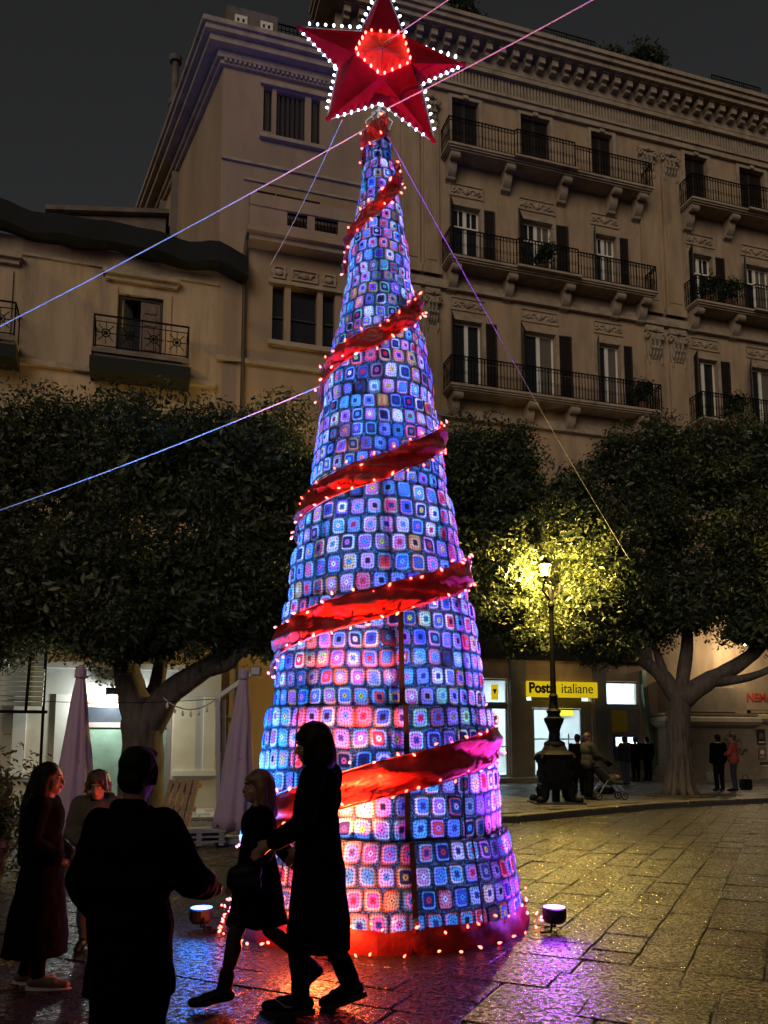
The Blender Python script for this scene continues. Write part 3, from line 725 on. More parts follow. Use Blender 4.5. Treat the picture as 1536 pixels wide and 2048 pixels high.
MB().tube([(1.2,-0.12,14.9),(0.98,-0.12,14.9),(0.96,-0.1,14.6),(0.96,-0.1,1.0)], 0.055, 8).build('downpipe', mat('pipe_brown', (0.06,0.045,0.035), 0.6, var=0.3), tow, smooth=True)
# rough side wing stepping back and down behind the tower's left edge
wing = MB()
for (y0, y1, u0, z1) in ((9.0,11.5,-1.9,19.6),(11.5,14.5,-2.3,18.4),(14.5,17,-2.6,17.4)): wing.box(u0, 2.5, y0, y1, 0, z1)
for y in (4.6, 6.2, 7.6): wing.box(TU0-0.203*y-0.22, TU0-0.203*y+0.2, y, y+0.3, 4, 19.9)
wing.build('rear_wing', dark_stone, tow)
wc = MB()
for (y0, y1, u0, z1) in ((9.03,11.55,-1.9,19.602),(11.55,14.55,-2.3,18.402),(14.55,17,-2.6,17.402)): wc.box(u0-0.3, 2.5, y0, y1, z1, z1+0.22)
wc.build('wing_cornice', dark_stone, tow)
ch = MB(); ch.lathe([(0.16,0),(0.16,1.6),(0.2,1.62),(0.2,1.8),(0.11,1.82),(0.11,3.2),(0.2,3.22),(0.22,3.4),(0.1,3.5)], 10, (-0.85,5.4,21.2))
ch.build('chimney_pipe', dark_stone, tow)
MB().tube([(-0.85,5.4,23.6),(-0.3,4.0,22.3)], 0.012, 4).build('stay_wire', iron, tow)

old = thing('old_house', 'stained yellow old house with one balcony under a dark draped net', 'building', (PL[0], PL[1], 0), FAC)
oh = [(-2.19,-1.09,11.1,12.96), (-5.9,-5.0,11.1,12.96)]
sh_ = [(-2.75,-0.55,0.02,2.55)]
ob = holes_wall(MB(), -9.0, 0.28, 0.0, 14.05, oh+sh_, 0.3)
ob.quad((-9,6,0),(-9,0,0),(-9,0,14.05),(-9,6,14.05)); ob.quad((-9,0,14.05),(0.28,0,14.05),(0.28,6,14.05),(-9,6,14.05))
ob.build('wall', stucco_old, old)
def orow(name, u0, u1, z0, z1, d, m=stone_trim): return MB().box(u0, u1, -d, 0.012, z0, z1).build(name, m, old)
orow('string_course', -9, 0.28, 13.55, 13.62, 0.06); orow('string_course', -9, 0.27, 10.72, 10.86, 0.14)
for uc in (-1.64, -5.4):
    orow('door_hood', uc-0.95, uc+0.95, 13.36, 13.46, 0.22); orow('door_hood', uc-0.88, uc+0.88, 13.24, 13.358, 0.12)
    for s in (-1,1): orow('door_jamb', uc+s*0.66-0.09, uc+s*0.66+0.09, 11.1, 13.1, 0.05, stucco_old)
for k, (a, b, c, d) in enumerate(oh):
    wood = mat('weathered_door', (0.19,0.125,0.10), 0.75, var=0.4, scale=6, stretch=(3,1,1))
    f = MB(); f.box(a,a+0.08,0.1,0.2,c,d); f.box(b-0.08,b,0.1,0.2,c,d); f.box(a+0.08,b-0.08,0.1,0.2,d-0.08,d)
    dd = f.build('balcony_door', shutter_m, old)
    MB().box(a+0.08,b-0.08,0.6,0.62,c,d).build('dark_room', pane_m, dd)
    m = (a+b)/2
    leaf = MB(); leaf.box(m, b-0.08, 0.13, 0.18, c, d-0.08)
    for q in range(5): leaf.box(m+0.1, b-0.16, 0.10, 0.131, c+0.15+q*0.33, c+0.38+q*0.33)
    leaf.build('door_leaf', wood, dd)
    lf = MB(); M = Matrix.Translation((a+0.08,0.15,c)) @ Matrix.Rotation(R(55),4,'Z'); lf.box(0,0.46,-0.02,0.02,0,d-c-0.08,M)
    lf.build('door_leaf', mat('pale_leaf', (0.3,0.27,0.22), 0.7, var=0.3, scale=5), dd)
def old_balcony(u0, u1):
    mb = MB(); mb.box(u0, u1, -0.75, 0.01, 10.98, 11.1); mb.box(u0+0.05, u1-0.05, -0.68, 0.01, 10.862, 10.978)
    b = mb.build('balcony', dark_stone, old)
    r_ = railing([(u0+0.04,0),(u0+0.04,-0.7),(u1-0.04,-0.7),(u1-0.04,0)], 11.1, 0.84, b, step=0.5, ring=False)
    fl = MB()    # flower-star ironwork panels
    n = 4
    for i in range(n):
        cu = u0+0.04+(u1-u0-0.08)*(i+0.5)/n; w = (u1-u0)/n
        for k in range(8):
            an = k*math.pi/4; fl.bar((cu,-0.7,11.5), (cu+math.cos(an)*w*0.42,-0.7,11.5+math.sin(an)*0.28), 0.018)
        fl.tube([(cu+0.1*math.cos(q*math.pi/5),-0.7,11.5+0.1*math.sin(q*math.pi/5)) for q in range(10)], 0.014, 4, closed=True)
        fl.ball((cu,-0.7,11.5), 0.045, 6, 4)
    fl.build('iron_flower', iron, b)
    nt_ = MB().box(u0-0.03,u1+0.03,-0.79,-0.0,10.55,10.86).build('balcony_netting', mat('net_black', (0.008,0.010,0.011), 0.9, var=0.4, scale=10), b)
old_balcony(-2.74, -0.43); old_balcony(-7.0, -4.42)
# dark green dust net draped over the eaves, with sags
net_m = mat('dust_net', (0.004,0.0065,0.0065), 0.9, var=0.5, scale=5, bump=0.3, bscale=8)
nm = MB(); rows = []
for i in range(41):
    u = -9+10*i/40; endt = max(0.0, (u-0.2)/0.8); row = []
    for k in range(9):
        t_ = k/8
        y = -0.55+1.6*max(0, t_-0.35)/0.65; z = 14.0+0.06*math.sin(u*2.1)+0.03*math.sin(u*5+1)+(t_/0.35*0.55 if t_ < 0.35 else 0.55+(t_-0.35)*(0.75+0.35*math.sin(u*0.8+1)))
        z = z*(1-endt*0.012)-0.1*endt; y -= 0.08*math.sin(u*3.3)*(1-t_)
        row.append((u, y, z-0.02*(u+5)))
    rows.append(row)
for i in range(40):
    for k in range(8): nm.quad(rows[i][k], rows[i+1][k], rows[i+1][k+1], rows[i][k+1])
for i in range(40): a, b = rows[i][0], rows[i+1][0]; nm.quad((a[0],-0.02,a[2]+0.02), (b[0],-0.02,b[2]+0.02), b, a)
nm.build('draped_net', net_m, old, smooth=True)
# roof loft behind the net
lo = MB(); lo.loft([[(-4.4,5,14.05),(-1.0,5,14.05),(-1.0,8,14.05),(-4.4,8,14.05)],[(-4.4,5,17.9),(-1.0,5,18.5),(-1.0,8,18.5),(-4.4,8,17.9)]]); lo.loft([[(-4.6,4.8,17.95),(-0.9,4.8,18.55),(-0.9,8.2,18.55),(-4.6,8.2,17.95)],[(-4.6,4.8,18.1),(-0.9,4.8,18.7),(-0.9,8.2,18.7),(-4.6,8.2,18.1)]]); lo.build('roof_loft', dark_stone, old)
for a in (-3.4,-2.2,-1.0): MB().box(a, a+0.7, 4.94, 4.998, 16.4, 17.3).build('loft_window', mat('dull_glass', (0.05,0.06,0.06), 0.2, var=0.2), old)
# ground floor: base band, pilaster strips, shopfront
base_m = mat('base_render', (0.42,0.40,0.34), 0.85, var=0.2, scale=3, bump=0.2, bscale=20, dirt=((0.2,0.18,0.15),0.5))
for a, b in ((-9,-2.78),(-0.52,0.6)):
    orow('base_wall', a, b, 0.02, 0.82, 0.1, base_m); orow('base_moulding', a, b, 0.822, 0.95, 0.15, mat('pale_trim', (0.55,0.54,0.5), 0.7, var=0.12)); orow('base_panel', a, b, 0.952, 2.75, 0.06, mat('cream_wall', (0.50,0.46,0.36), 0.85, var=0.15, scale=2))
orow('fascia', -9, 0.6, 2.752, 3.35, 0.12, mat('grey_fascia', (0.42,0.42,0.4), 0.8, var=0.15)); orow('fascia_cornice', -9, 0.6, 3.352, 3.5, 0.3, mat('pale_trim', (0.55,0.54,0.5)))
for a in (-4.1,-3.2,0.2): orow('wall_strip', a, a+0.28, 0.952, 2.75, 0.11, mat('pale_trim', (0.55,0.54,0.5)))
for z in (1.35,1.8,2.25): 
    for a, b in ((-9,-4.12),(0.5,1.1)): orow('rustic_joint', a, b, z, z+0.03, 0.075, stone_trim)
vent = orow('wall_vent', -0.3, -0.05, 0.36, 0.62, 0.115, pane_m)
sf = thing('cafe_front', 'cafe shopfront of frosted green glass behind the tree trunk', 'shopfront', (PL[0], PL[1], 0), FAC)
frost = mat('frosted_green', (0.16,0.24,0.19), 0.25, var=0.35, scale=2.2)
fm = mat('bronze_frame', (0.30,0.25,0.23), 0.4, metal=0.4, var=0.1)
fr2 = MB()
for a, b in ((-2.74,-2.66),(-1.52,-1.36),(-0.66,-0.56)): fr2.box(a, b, 0.05, 0.16, 0.05, 2.54)
for z0, z1 in ((0.05,0.2),(1.98,2.1),(2.46,2.54)):
    for a, b in ((-2.658,-1.522),(-1.358,-0.662)): fr2.box(a, b, 0.05, 0.16, z0, z1)
fr2.build('shop_frame', fm, sf)
for a, b in ((-2.655,-1.525),(-1.355,-0.665)):
    MB().box(a, b, 0.09, 0.11, 0.205, 1.975).build('frosted_pane', frost, sf)
    MB().box(a, b, 0.09, 0.11, 2.105, 2.455).build('top_pane', mat('dark_top_glass', (0.03,0.035,0.045), 0.15, var=0.3), sf)
# white flood lamp on the fascia
fl_ = thing('wall_floodlight', 'white floodlight glaring on the cafe fascia behind the trunk', 'lamp', (PL[0], PL[1], 0), FAC)
MB().bbox(-2.1,-1.8,-0.55,-0.35,2.72,2.9,0.02).build('housing', iron, fl_)
MB().bar((-1.95,-0.34,2.82),(-1.95,-0.02,3.0),0.04).build('bracket', iron, fl_)
MB().box(-2.06,-1.84,-0.53,-0.37,2.70,2.716).build('lens', emit('white_lens', (0.95,1.0,0.95), 40), fl_)
ld = bpy.data.lights.new('cafe_lamp', 'POINT'); ld.energy = 230; ld.color = (0.92,1.0,0.94); ld.shadow_soft_size = 0.08
lo_ = obj('cafe_lamp', ld, fl_, loc=(-1.95,-0.5,2.62))
# slatted awning frame high on the far left
aw = thing('louvre_shutter', 'pale slatted roller shutter hanging at the far left of the cafe wall', 'shutter', (PL[0], PL[1], 0), FAC)
slm = mat('pale_slat', (0.50,0.54,0.52), 0.5, metal=0.2, var=0.12, scale=3)
me_ = MB().bbox(-1.3, 1.3, -0.012, 0.012, -0.05, 0.05, 0.006).mesh('slat', slm)
for k in range(12):
    s_ = obj('slat', me_, aw, loc=(-4.72+0.012*k*0, -0.5-0.03*k, 3.74-0.115*k)); s_.rotation_euler = (R(-20),0,0)
for a in (-5.9,-3.75): MB().bar((a,-0.55,3.82),(a,-0.92,2.32),0.06).build('shutter_rail', iron, aw)
MB().bar((-6.1,-0.9,2.3),(-3.3,-0.9,2.3),0.07).build('bottom_bar', iron, aw)
MB().bar((-4.55,-0.9,2.3),(-4.55,-0.9,0.05),0.05).build('post', iron, aw)
MB().bar((-3.42,-0.6,7.4),(-3.42,-0.6,0.05),0.06).build('post', iron, aw)

# ================================================================ ADDED HOUSE (unseen, behind the viewer; put there to shade the near paving and people)
bh = thing('shade_house', 'plain ochre two-storey house across the square behind the viewer', 'building', (0, -7.5, 0))
bw = MB(); hb = [(-12+3.2*k, -10.7+3.2*k, z, z+2.0) for k in range(8) for z in (1.2, 5.2)]
bm_ = holes_wall(MB(), -16, 16, 0, 9.2, [(a, b_, c, d) for a, b_, c, d in hb], 0.3)
bm_.v = [(-x, -y, z) for x, y, z in bm_.v]
bm_.quad((-16,0,9.2),(16,0,9.2),(16,-9,9.2),(-16,-9,9.2)); bm_.quad((-16,0,0),(-16,-9,0),(-16,-9,9.2),(-16,0,9.2)); bm_.quad((16,-9,0),(16,0,0),(16,0,9.2),(16,-9,9.2)); bm_.quad((16,-9,0),(-16,-9,0),(-16,-9,9.2),(16,-9,9.2))
bm_.build('wall', stucco, bh)
MB().box(-16.3,16.3,-0.1,0.35,9.2,9.5).build('cornice', stone_trim, bh)
for a, b_, c, d in hb: MB().box(-b_, -a, -0.24, -0.2, c, d).build('window', pane_m, bh)
# ================================================================ CROCHET CHRISTMAS TREE
TX, TY = -0.052, 7.85
tree = thing('christmas_tree', 'tall cone Christmas tree of lit crochet squares wrapped in red ribbon', 'christmas tree', (TX, TY, 0))
TIERS = [(1868,296,1655,258),(1655,250,1420,226),(1420,217,1215,190),(1215,183,1108,171),(1108,165,1005,147),(1005,141,832,117),(832,112,742,104),(742,99,676,91),(676,84,578,68),(578,65,488,58),(488,54,400,42),(400,40,335,31.5),(335,29,272,21)]
def px_rz(y, hw):
    p = dep(757, y, TY); zc = p.y*math.cos(PITCH)+(p.z-EYE)*math.sin(PITCH)
    t_ = hw/F_PX*zc/TY; return TY*math.sin(math.atan(t_)), p.z
TR = []
for yb, hb, yt, ht in TIERS:
    rb, zb = px_rz(yb, hb); rt, zt = px_rz(yt, ht); TR.append((max(zb, 0.12), rb*0.992-min(0.022, rb*0.13), zt, rt*1.012-min(0.022, rt*0.13)))
TOPZ = TR[-1][2]
def env(z):
    """smooth outer radius at height z"""
    zs = []; rs = []
    for zb, rb, zt, rt in TR: zs += [zb, zt-0.001]; rs += [rb+0.01, rt+0.01]
    return float(np.interp(z, zs, rs))
def env_s(z): return max(env(z), 0.5*(env(z-0.12)+env(z+0.12)))

# crochet wool: concentric rounds read from the UVs, wool colours, some darkened as unlit patches, from three colour attributes; lets lamp light through
m_sq, nt, b, out = node_mat('crochet_wool'); N = nt.nodes; L = nt.links
def math_n(op, a=None, b_=None, c=None):
    n = N.new('ShaderNodeMath'); n.operation = op
    for i, q in enumerate((a, b_, c)):
        if q is None: continue
        if isinstance(q, (int, float)): n.inputs[i].default_value = q
        else: L.new(q, n.inputs[i])
    return n.outputs[0]
uvn = N.new('ShaderNodeUVMap'); uvn.uv_map = 'uv'; sep = N.new('ShaderNodeSeparateXYZ'); L.new(uvn.outputs[0], sep.inputs[0])
ax = math_n('ABSOLUTE', sep.outputs[0]); ay = math_n('ABSOLUTE', sep.outputs[1])
rr = math_n('POWER', math_n('ADD', math_n('POWER', ax, 5.0), math_n('POWER', ay, 5.0)), 0.2)
tt = math_n('MINIMUM', ax, ay)
at = []
for k in range(3):
    a_ = N.new('ShaderNodeAttribute'); a_.attribute_name = 'c%d' % k; at.append(a_.outputs['Color'])
def mixc(f, a, b_):
    n = N.new('ShaderNodeMixRGB'); L.new(f, n.inputs[0])
    for i, q in ((1, a), (2, b_)):
        if isinstance(q, tuple): n.inputs[i].default_value = q
        else: L.new(q, n.inputs[i])
    return n.outputs[0]
def step(x, e, w=0.06):
    n = N.new('ShaderNodeMapRange'); n.interpolation_type = 'SMOOTHSTEP'; n.inputs['From Min'].default_value = e-w; n.inputs['From Max'].default_value = e+w; L.new(x, n.inputs[0]); return n.outputs[0]
c_ = mixc(step(rr, 0.30), at[0], at[1]); c_ = mixc(step(rr, 0.64), c_, at[2])
# stitch gaps: dashes along each round and thin dark rounds between
dash = step(math_n('COSINE', math_n('MULTIPLY', tt, 21.0)), -0.35, 0.3)
ringg = math_n('ABSOLUTE', math_n('SUBTRACT', math_n('FRACT', math_n('MULTIPLY', rr, 3.3)), 0.5))
gap = math_n('MULTIPLY', math_n('SUBTRACT', 1.0, dash), step(ringg, 0.2, 0.12))
edge = math_n('MULTIPLY', step(rr, 0.95, 0.04), 0.6)
hole = math_n('SUBTRACT', 1.0, step(rr, 0.10, 0.05))
dk = math_n('MAXIMUM', math_n('MAXIMUM', math_n('MULTIPLY', gap, 0.9), edge), hole)
c_ = mixc(dk, c_, (0.012,0.02,0.035,1))
tr_ = N.new('ShaderNodeBsdfTranslucent'); L.new(c_, tr_.inputs[0])
df = N.new('ShaderNodeBsdfDiffuse'); L.new(c_, df.inputs[0])
mx = N.new('ShaderNodeMixShader'); mx.inputs[0].default_value = 0.55; L.new(df.outputs[0], mx.inputs[1]); L.new(tr_.outputs[0], mx.inputs[2]); L.new(mx.outputs[0], out.inputs[0]); N.remove(b)
m_net, nt, b, out = node_mat('dark_yarn_net'); N = nt.nodes; L = nt.links
g1 = N.new('ShaderNodeNewGeometry'); w1 = N.new('ShaderNodeTexVoronoi'); w1.inputs['Scale'].default_value = 75; L.new(g1.outputs['Position'], w1.inputs[0])
r1 = N.new('ShaderNodeValToRGB'); r1.color_ramp.elements[0].color = (0.16,0.30,0.42,1); r1.color_ramp.elements[1].color = (0.014,0.03,0.045,1); r1.color_ramp.elements[0].position = 0.15; r1.color_ramp.elements[1].position = 0.5
L.new(w1.outputs[0], r1.inputs[0])
t1 = N.new('ShaderNodeBsdfTranslucent'); d1 = N.new('ShaderNodeBsdfDiffuse'); L.new(r1.outputs[0], t1.inputs[0]); L.new(r1.outputs[0], d1.inputs[0])
x1 = N.new('ShaderNodeMixShader'); L.new(d1.outputs[0], x1.inputs[1]); L.new(t1.outputs[0], x1.inputs[2]); L.new(x1.outputs[0], out.inputs[0]); N.remove(b)

WHITE, CREAM = (0.85,0.85,0.86), (0.82,0.72,0.52)
BORD = [WHITE]*6+[(0.15,0.5,0.75)]*3+[CREAM]*2+[(0.62,0.62,0.85)]*3+[(0.8,0.45,0.7)]*3+[(0.35,0.6,0.8)]*4+[(0.8,0.25,0.3)]*2+[(0.55,0.35,0.75)]*3+[(0.2,0.35,0.75)]*3+[(0.1,0.07,0.08)]+[(0.75,0.4,0.15)]
MIDC = [WHITE]*1+[(0.02,0.03,0.12)]*3+[(0.05,0.12,0.5)]*3+[(0.10,0.25,0.75)]*5+[(0.10,0.5,0.65)]*3+[(0.45,0.15,0.6)]*4+[(0.75,0.2,0.45)]*4+[(0.7,0.06,0.06)]*3+[(0.3,0.3,0.75)]*3+[(0.03,0.04,0.08)]*3+[(0.8,0.5,0.15)]+[(0.75,0.55,0.75)]*3
CENC = [WHITE]*3+[(0.05,0.06,0.25)]*4+[(0.6,0.05,0.08)]*3+[(0.8,0.6,0.1)]*2+[(0.1,0.4,0.7)]*3+[(0.6,0.2,0.5)]*3+[(0.02,0.02,0.03)]*2
G = 5; gx = np.linspace(-1, 1, G)
def sq_arrays(phi, z, dphi, dz, rb_fn, tw):
    """vertices, uvs of one square on the cone; phi=0 faces the camera"""
    V = []; U = []
    for jb in gx:
        for ja in gx:
            k = 1-0.09*(abs(ja)**4*abs(jb)**4)
            a, b_ = ja*k, jb*k
            ph = phi+(a+tw*b_*0.14)*dphi/2; zz = z+b_*dz/2+tw*a*0.008
            zz += 0.010*math.sin(3*phi+z*2.3)+0.006*math.sin(7*phi+z*5)
            r_ = rb_fn(zz)*(1+0.008*math.sin(8*ph+z*1.7))+0.006+0.014*(1-ja**2)*(1-jb**2)
            V.append((r_*math.sin(ph), -r_*math.cos(ph), zz)); U.append((ja, jb))
    return np.array(V), np.array(U)
GF = np.array([(j*G+i, j*G+i+1, (j+1)*G+i+1, (j+1)*G+i) for j in range(G-1) for i in range(G-1)])
squares = []; nets = []
from mathutils import noise as mn4
pole_shade_m = mat('pole_shade_black', (0.006,0.007,0.012), 0.8, var=0.3, scale=12)
random.seed(3)
for ti, (zb, rb, zt, rt) in enumerate(TR):
    f = lambda z, zb=zb, rb=rb, zt=zt, rt=rt: rb+(rt-rb)*(z-zb)/(zt-zb)+0.012*math.sin(math.pi*(z-zb)/(zt-zb))
    hrow = 0.176-0.05*min(1, zb/6.0); n = max(1, round((zt-zb)/hrow)); net = MB()
    for k in range(n):
        h = (zt-zb)/n; z = zb+(k+0.5)*h; m = max(6, round(2*math.pi*f(z)/(h*0.85))); off = random.random()*6.28
        for i in range(m):
            dp = 2*math.pi/m; ph = off+i*dp+random.gauss(0, 0.03)*dp
            ph = (ph+math.pi) % (2*math.pi)-math.pi
            sh = random.uniform(0.90, 1.0); sv = random.uniform(0.90, 0.99)
            V, U = sq_arrays(ph, z, dp*sh, h*sv, f, random.uniform(-1, 1))
            squares.append((ti, ph, z, V, U))
            p0 = off+i*dp-dp/2
            P = lambda a, zz, d=0.0: (f(zz)*(1+0.008*math.sin(8*a+z*1.7))*math.sin(a), -f(zz)*(1+0.008*math.sin(8*a+z*1.7))*math.cos(a), zz+0.010*math.sin(3*a+zz*2.3)+0.006*math.sin(7*a+zz*5))
            O4 = [(p0, z-h/2), (p0+dp, z-h/2), (p0+dp, z+h/2), (p0, z+h/2)]; q = 0.14
            I4 = [(p0+dp*q, z-h/2+h*q), (p0+dp*(1-q), z-h/2+h*q), (p0+dp*(1-q), z+h/2-h*q), (p0+dp*q, z+h/2-h*q)]
            for a in range(4):
                b_ = (a+1) % 4; net.quad(P(*O4[a]), P(*O4[b_]), P(*I4[b_]), P(*I4[a]))
    nets.append(net.build('tier_net', m_net, tree))
def col_pick():
    r_ = random.random(); c2 = random.choice(BORD); c1 = random.choice(MIDC); c0 = random.choice(CENC)
    if r_ < 0.2: c1 = c2
    return c0, c1, c2
def sq_mesh(name, items):
    V = np.concatenate([s[0] for s in items]); F = np.concatenate([GF+i*G*G for i in range(len(items))])
    me = arrays_mesh(name, V, F, m_sq, smooth=True)
    U = np.concatenate([s[1] for s in items]); uvl = me.uv_layers.new(name='uv'); uvl.data.foreach_set('uv', U[F.ravel()].astype(np.float32).ravel())
    for k in range(3):
        ca = me.color_attributes.new('c%d' % k, 'FLOAT_COLOR', 'POINT')
        arr = np.concatenate([np.tile(np.array(tuple(s[2][k])+(1.0,)), (G*G, 1)) for s in items]); ca.data.foreach_set('color', arr.astype(np.float32).ravel())
    return me
def seen(s):
    ti, ph, z, V, U = s
    c = V.mean(0); p = proj((c[0]+TX, c[1]+TY, c[2])); return math.cos(ph)/(p[2]**2)*(1.15-0.13*z/6) if abs(ph) < 1.5 else -1
order = sorted(range(len(squares)), key=lambda i: -seen(squares[i]))
restsq = []
for k, i in enumerate(order):
    ti, ph, z, V, U = squares[i]; cols = col_pick()
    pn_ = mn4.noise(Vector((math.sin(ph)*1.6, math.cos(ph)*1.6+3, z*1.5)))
    if pn_ > 0.18: cols = tuple(tuple(q*(0.42 if random.random() < 0.75 else 1.0) for q in c) for c in cols)  # wool darkened in noise patches to stand for unlit zones of the cone
    elif pn_ < -0.25: cols = (cols[0], random.choice(((0.75,0.12,0.2),(0.7,0.3,0.5),cols[1])), cols[2])
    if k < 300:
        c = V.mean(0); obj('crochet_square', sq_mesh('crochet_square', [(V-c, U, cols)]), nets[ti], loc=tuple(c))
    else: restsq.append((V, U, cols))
# black strips over the lower tiers, painting in the inner poles' dark silhouettes
for a0 in (R(13), R(40), R(-38)):
    for ti in range(3 if a0 < R(30) and a0 > 0 else 2):
        zb, rb, zt, rt = TR[ti]; st_ = MB(); L_ = []
        for q in range(9):
            t_ = q/8; a = a0-0.012*ti; z_ = zb+(zt-zb)*t_; r_ = rb+(rt-rb)*t_+0.021+0.012*math.sin(math.pi*t_); w_ = 0.022 if a0 == R(13) else 0.009
            L_.append([((r_+d)*math.sin(a+s*w_/r_), -(r_+d)*math.cos(a+s*w_/r_), z_) for s, d in ((-1,0),(1,0),(1,0.003),(-1,0.003))])
        st_.loft(L_); st_.build('strap', pole_shade_m, tree)
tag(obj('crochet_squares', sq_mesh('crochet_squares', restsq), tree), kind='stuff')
# steel frame just inside the cloth: hoops and upright poles
frame_m = mat('frame_steel', (0.02,0.02,0.025), 0.5, metal=0.5, var=0.2)
for ti, (zb, rb, zt, rt) in enumerate(TR):
    r_ = rb-0.015
    MB().tube([(r_*math.sin(2*math.pi*q/40), -r_*math.cos(2*math.pi*q/40), zb+0.01) for q in range(40)], 0.022 if ti < 7 else 0.014, 6, closed=True).build('hoop', frame_m, tree)
for k in range(8):
    pts = []
    for zb, rb, zt, rt in TR:
        for z, r_ in ((zb, rb), (zt, rt)):
            a = R(12+45*k)-0.05*z/1.5; r2 = r_-0.05*min(1, r_*1.5); pts.append((r2*math.sin(a), -r2*math.cos(a), z))
    MB().tube(pts, [0.03]*10+[0.016]*(len(pts)-10), 6).build('pole', frame_m, tree)
# central lamp column, plus added cyan and violet side columns imitating outside floodlights
z = 0.35
while z < TOPZ-0.1:
    r_ = env(z); stp = max(0.28, 0.42*r_)
    for dx, dy, e_, c_ in ((0.02,0.03,46,(0.30,0.52,1.0)), (-0.60,0.05,36,(0.02,0.42,1.0)), (0.60,0.05,34,(0.62,0.10,1.0))):
        ld = bpy.data.lights.new('inner_lamp', 'POINT'); ld.energy = e_*r_*stp; ld.color = c_; ld.shadow_soft_size = 0.05
        obj('inner_lamp', ld, tree, loc=(dx*r_, dy*r_, z))
    z += stp

# ---- ribbon
def ribz(pt, phi):
    x, y = pt; z = 2.0
    for _ in range(6):
        r_ = env_s(z)+0.03; z = dep(x, y, TY-r_*math.cos(phi)).z
    return z
RPT = [(-80,(520,1658)),(0,(757,1560)),(80,(992,1472)),(280,(556,1302)),(360,(757,1206)),(440,(922,1140)),(640,(606,1036)),(720,(745,938)),(800,(875,872)),(1000,(654,764)),(1080,(748,672)),(1160,(826,602)),(1360,(704,500)),(1440,(756,410)),(1520,(788,344)),(1710,(738,292)),(1800,(762,262)),(1830,(770,250))]
RP = [p[0] for p in RPT]; RZ = [ribz(p[1], R(p[0])) for p in RPT]
def rib_z(ph):   # smooth monotone-ish interpolation
    return float(np.interp(ph, RP, RZ))
m_rib, nt, b, out = node_mat('red_satin'); N = nt.nodes; L = nt.links
g1 = N.new('ShaderNodeNewGeometry'); n1 = N.new('ShaderNodeTexNoise'); n1.inputs['Scale'].default_value = 9; n1.inputs['Detail'].default_value = 5; L.new(g1.outputs['Position'], n1.inputs[0])
r1 = N.new('ShaderNodeValToRGB'); r1.color_ramp.elements[0].color = (0.34,0.004,0.010,1); r1.color_ramp.elements[1].color = (0.62,0.012,0.022,1); r1.color_ramp.elements[0].position = 0.3; r1.color_ramp.elements[1].position = 0.7; L.new(n1.outputs[0], r1.inputs[0])
b.inputs['Roughness'].default_value = 0.42; b.inputs['Sheen Weight'].default_value = 0.3; L.new(r1.outputs[0], b.inputs['Base Color'])
bp = N.new('ShaderNodeBump'); bp.inputs['Strength'].default_value = 0.5; bp.inputs['Distance'].default_value = 0.03; L.new(n1.outputs[0], bp.inputs['Height']); L.new(bp.outputs[0], b.inputs['Normal'])
tl = N.new('ShaderNodeBsdfTranslucent'); L.new(r1.outputs[0], tl.inputs[0]); x1 = N.new('ShaderNodeMixShader'); x1.inputs[0].default_value = 0.3; L.new(b.outputs[0], x1.inputs[1]); L.new(tl.outputs[0], x1.inputs[2]); L.new(x1.outputs[0], out.inputs[0])
NP = 620; W_ = 13; rv = []; rf = []; edges = ([], [])
for i in range(NP+1):
    ph = RP[0]-12+(RP[-1]-RP[0]+12)*i/NP; z = rib_z(ph); hw = 0.15-0.03*min(1, max(0, (z-1.2)/5.3)); a = R(ph)
    tw = 0.5+0.5*math.sin(ph*0.021+1.0)
    for k in range(W_):
        t_ = k/(W_-1)*2-1; zz = z+t_*hw*(0.9+0.1*tw); cv = Vector((math.sin(a)*1.5, math.cos(a)*1.5, zz*1.6)); zz += 0.016*mn4.noise(cv*5+Vector((9,0,0))); r_ = env_s(zz)+0.046+0.02*mn4.noise(cv*4.5)+0.022*abs(mn4.noise(cv*11))+0.026*math.sin(ph*0.11+t_*3.0)*(1-t_*t_)+0.02*abs(math.sin(ph*0.23+k*0.9))*(1-abs(t_))
        rv.append((r_*math.sin(a), -r_*math.cos(a), zz))
    for e, t_ in ((0, -1), (1, 1)):
        zz = z+t_*hw; r_ = env_s(zz)+0.06; edges[e].append((r_*math.sin(a), -r_*math.cos(a), zz))
for i in range(NP):
    for k in range(W_-1): a = i*W_+k; rf.append((a, a+W_, a+W_+1, a+1))
rb_o = obj('ribbon', arrays_mesh('ribbon', np.array(rv), np.array(rf), m_rib, smooth=True), tree)
sm = rb_o.modifiers.new('cloth', 'SOLIDIFY'); sm.thickness = 0.004
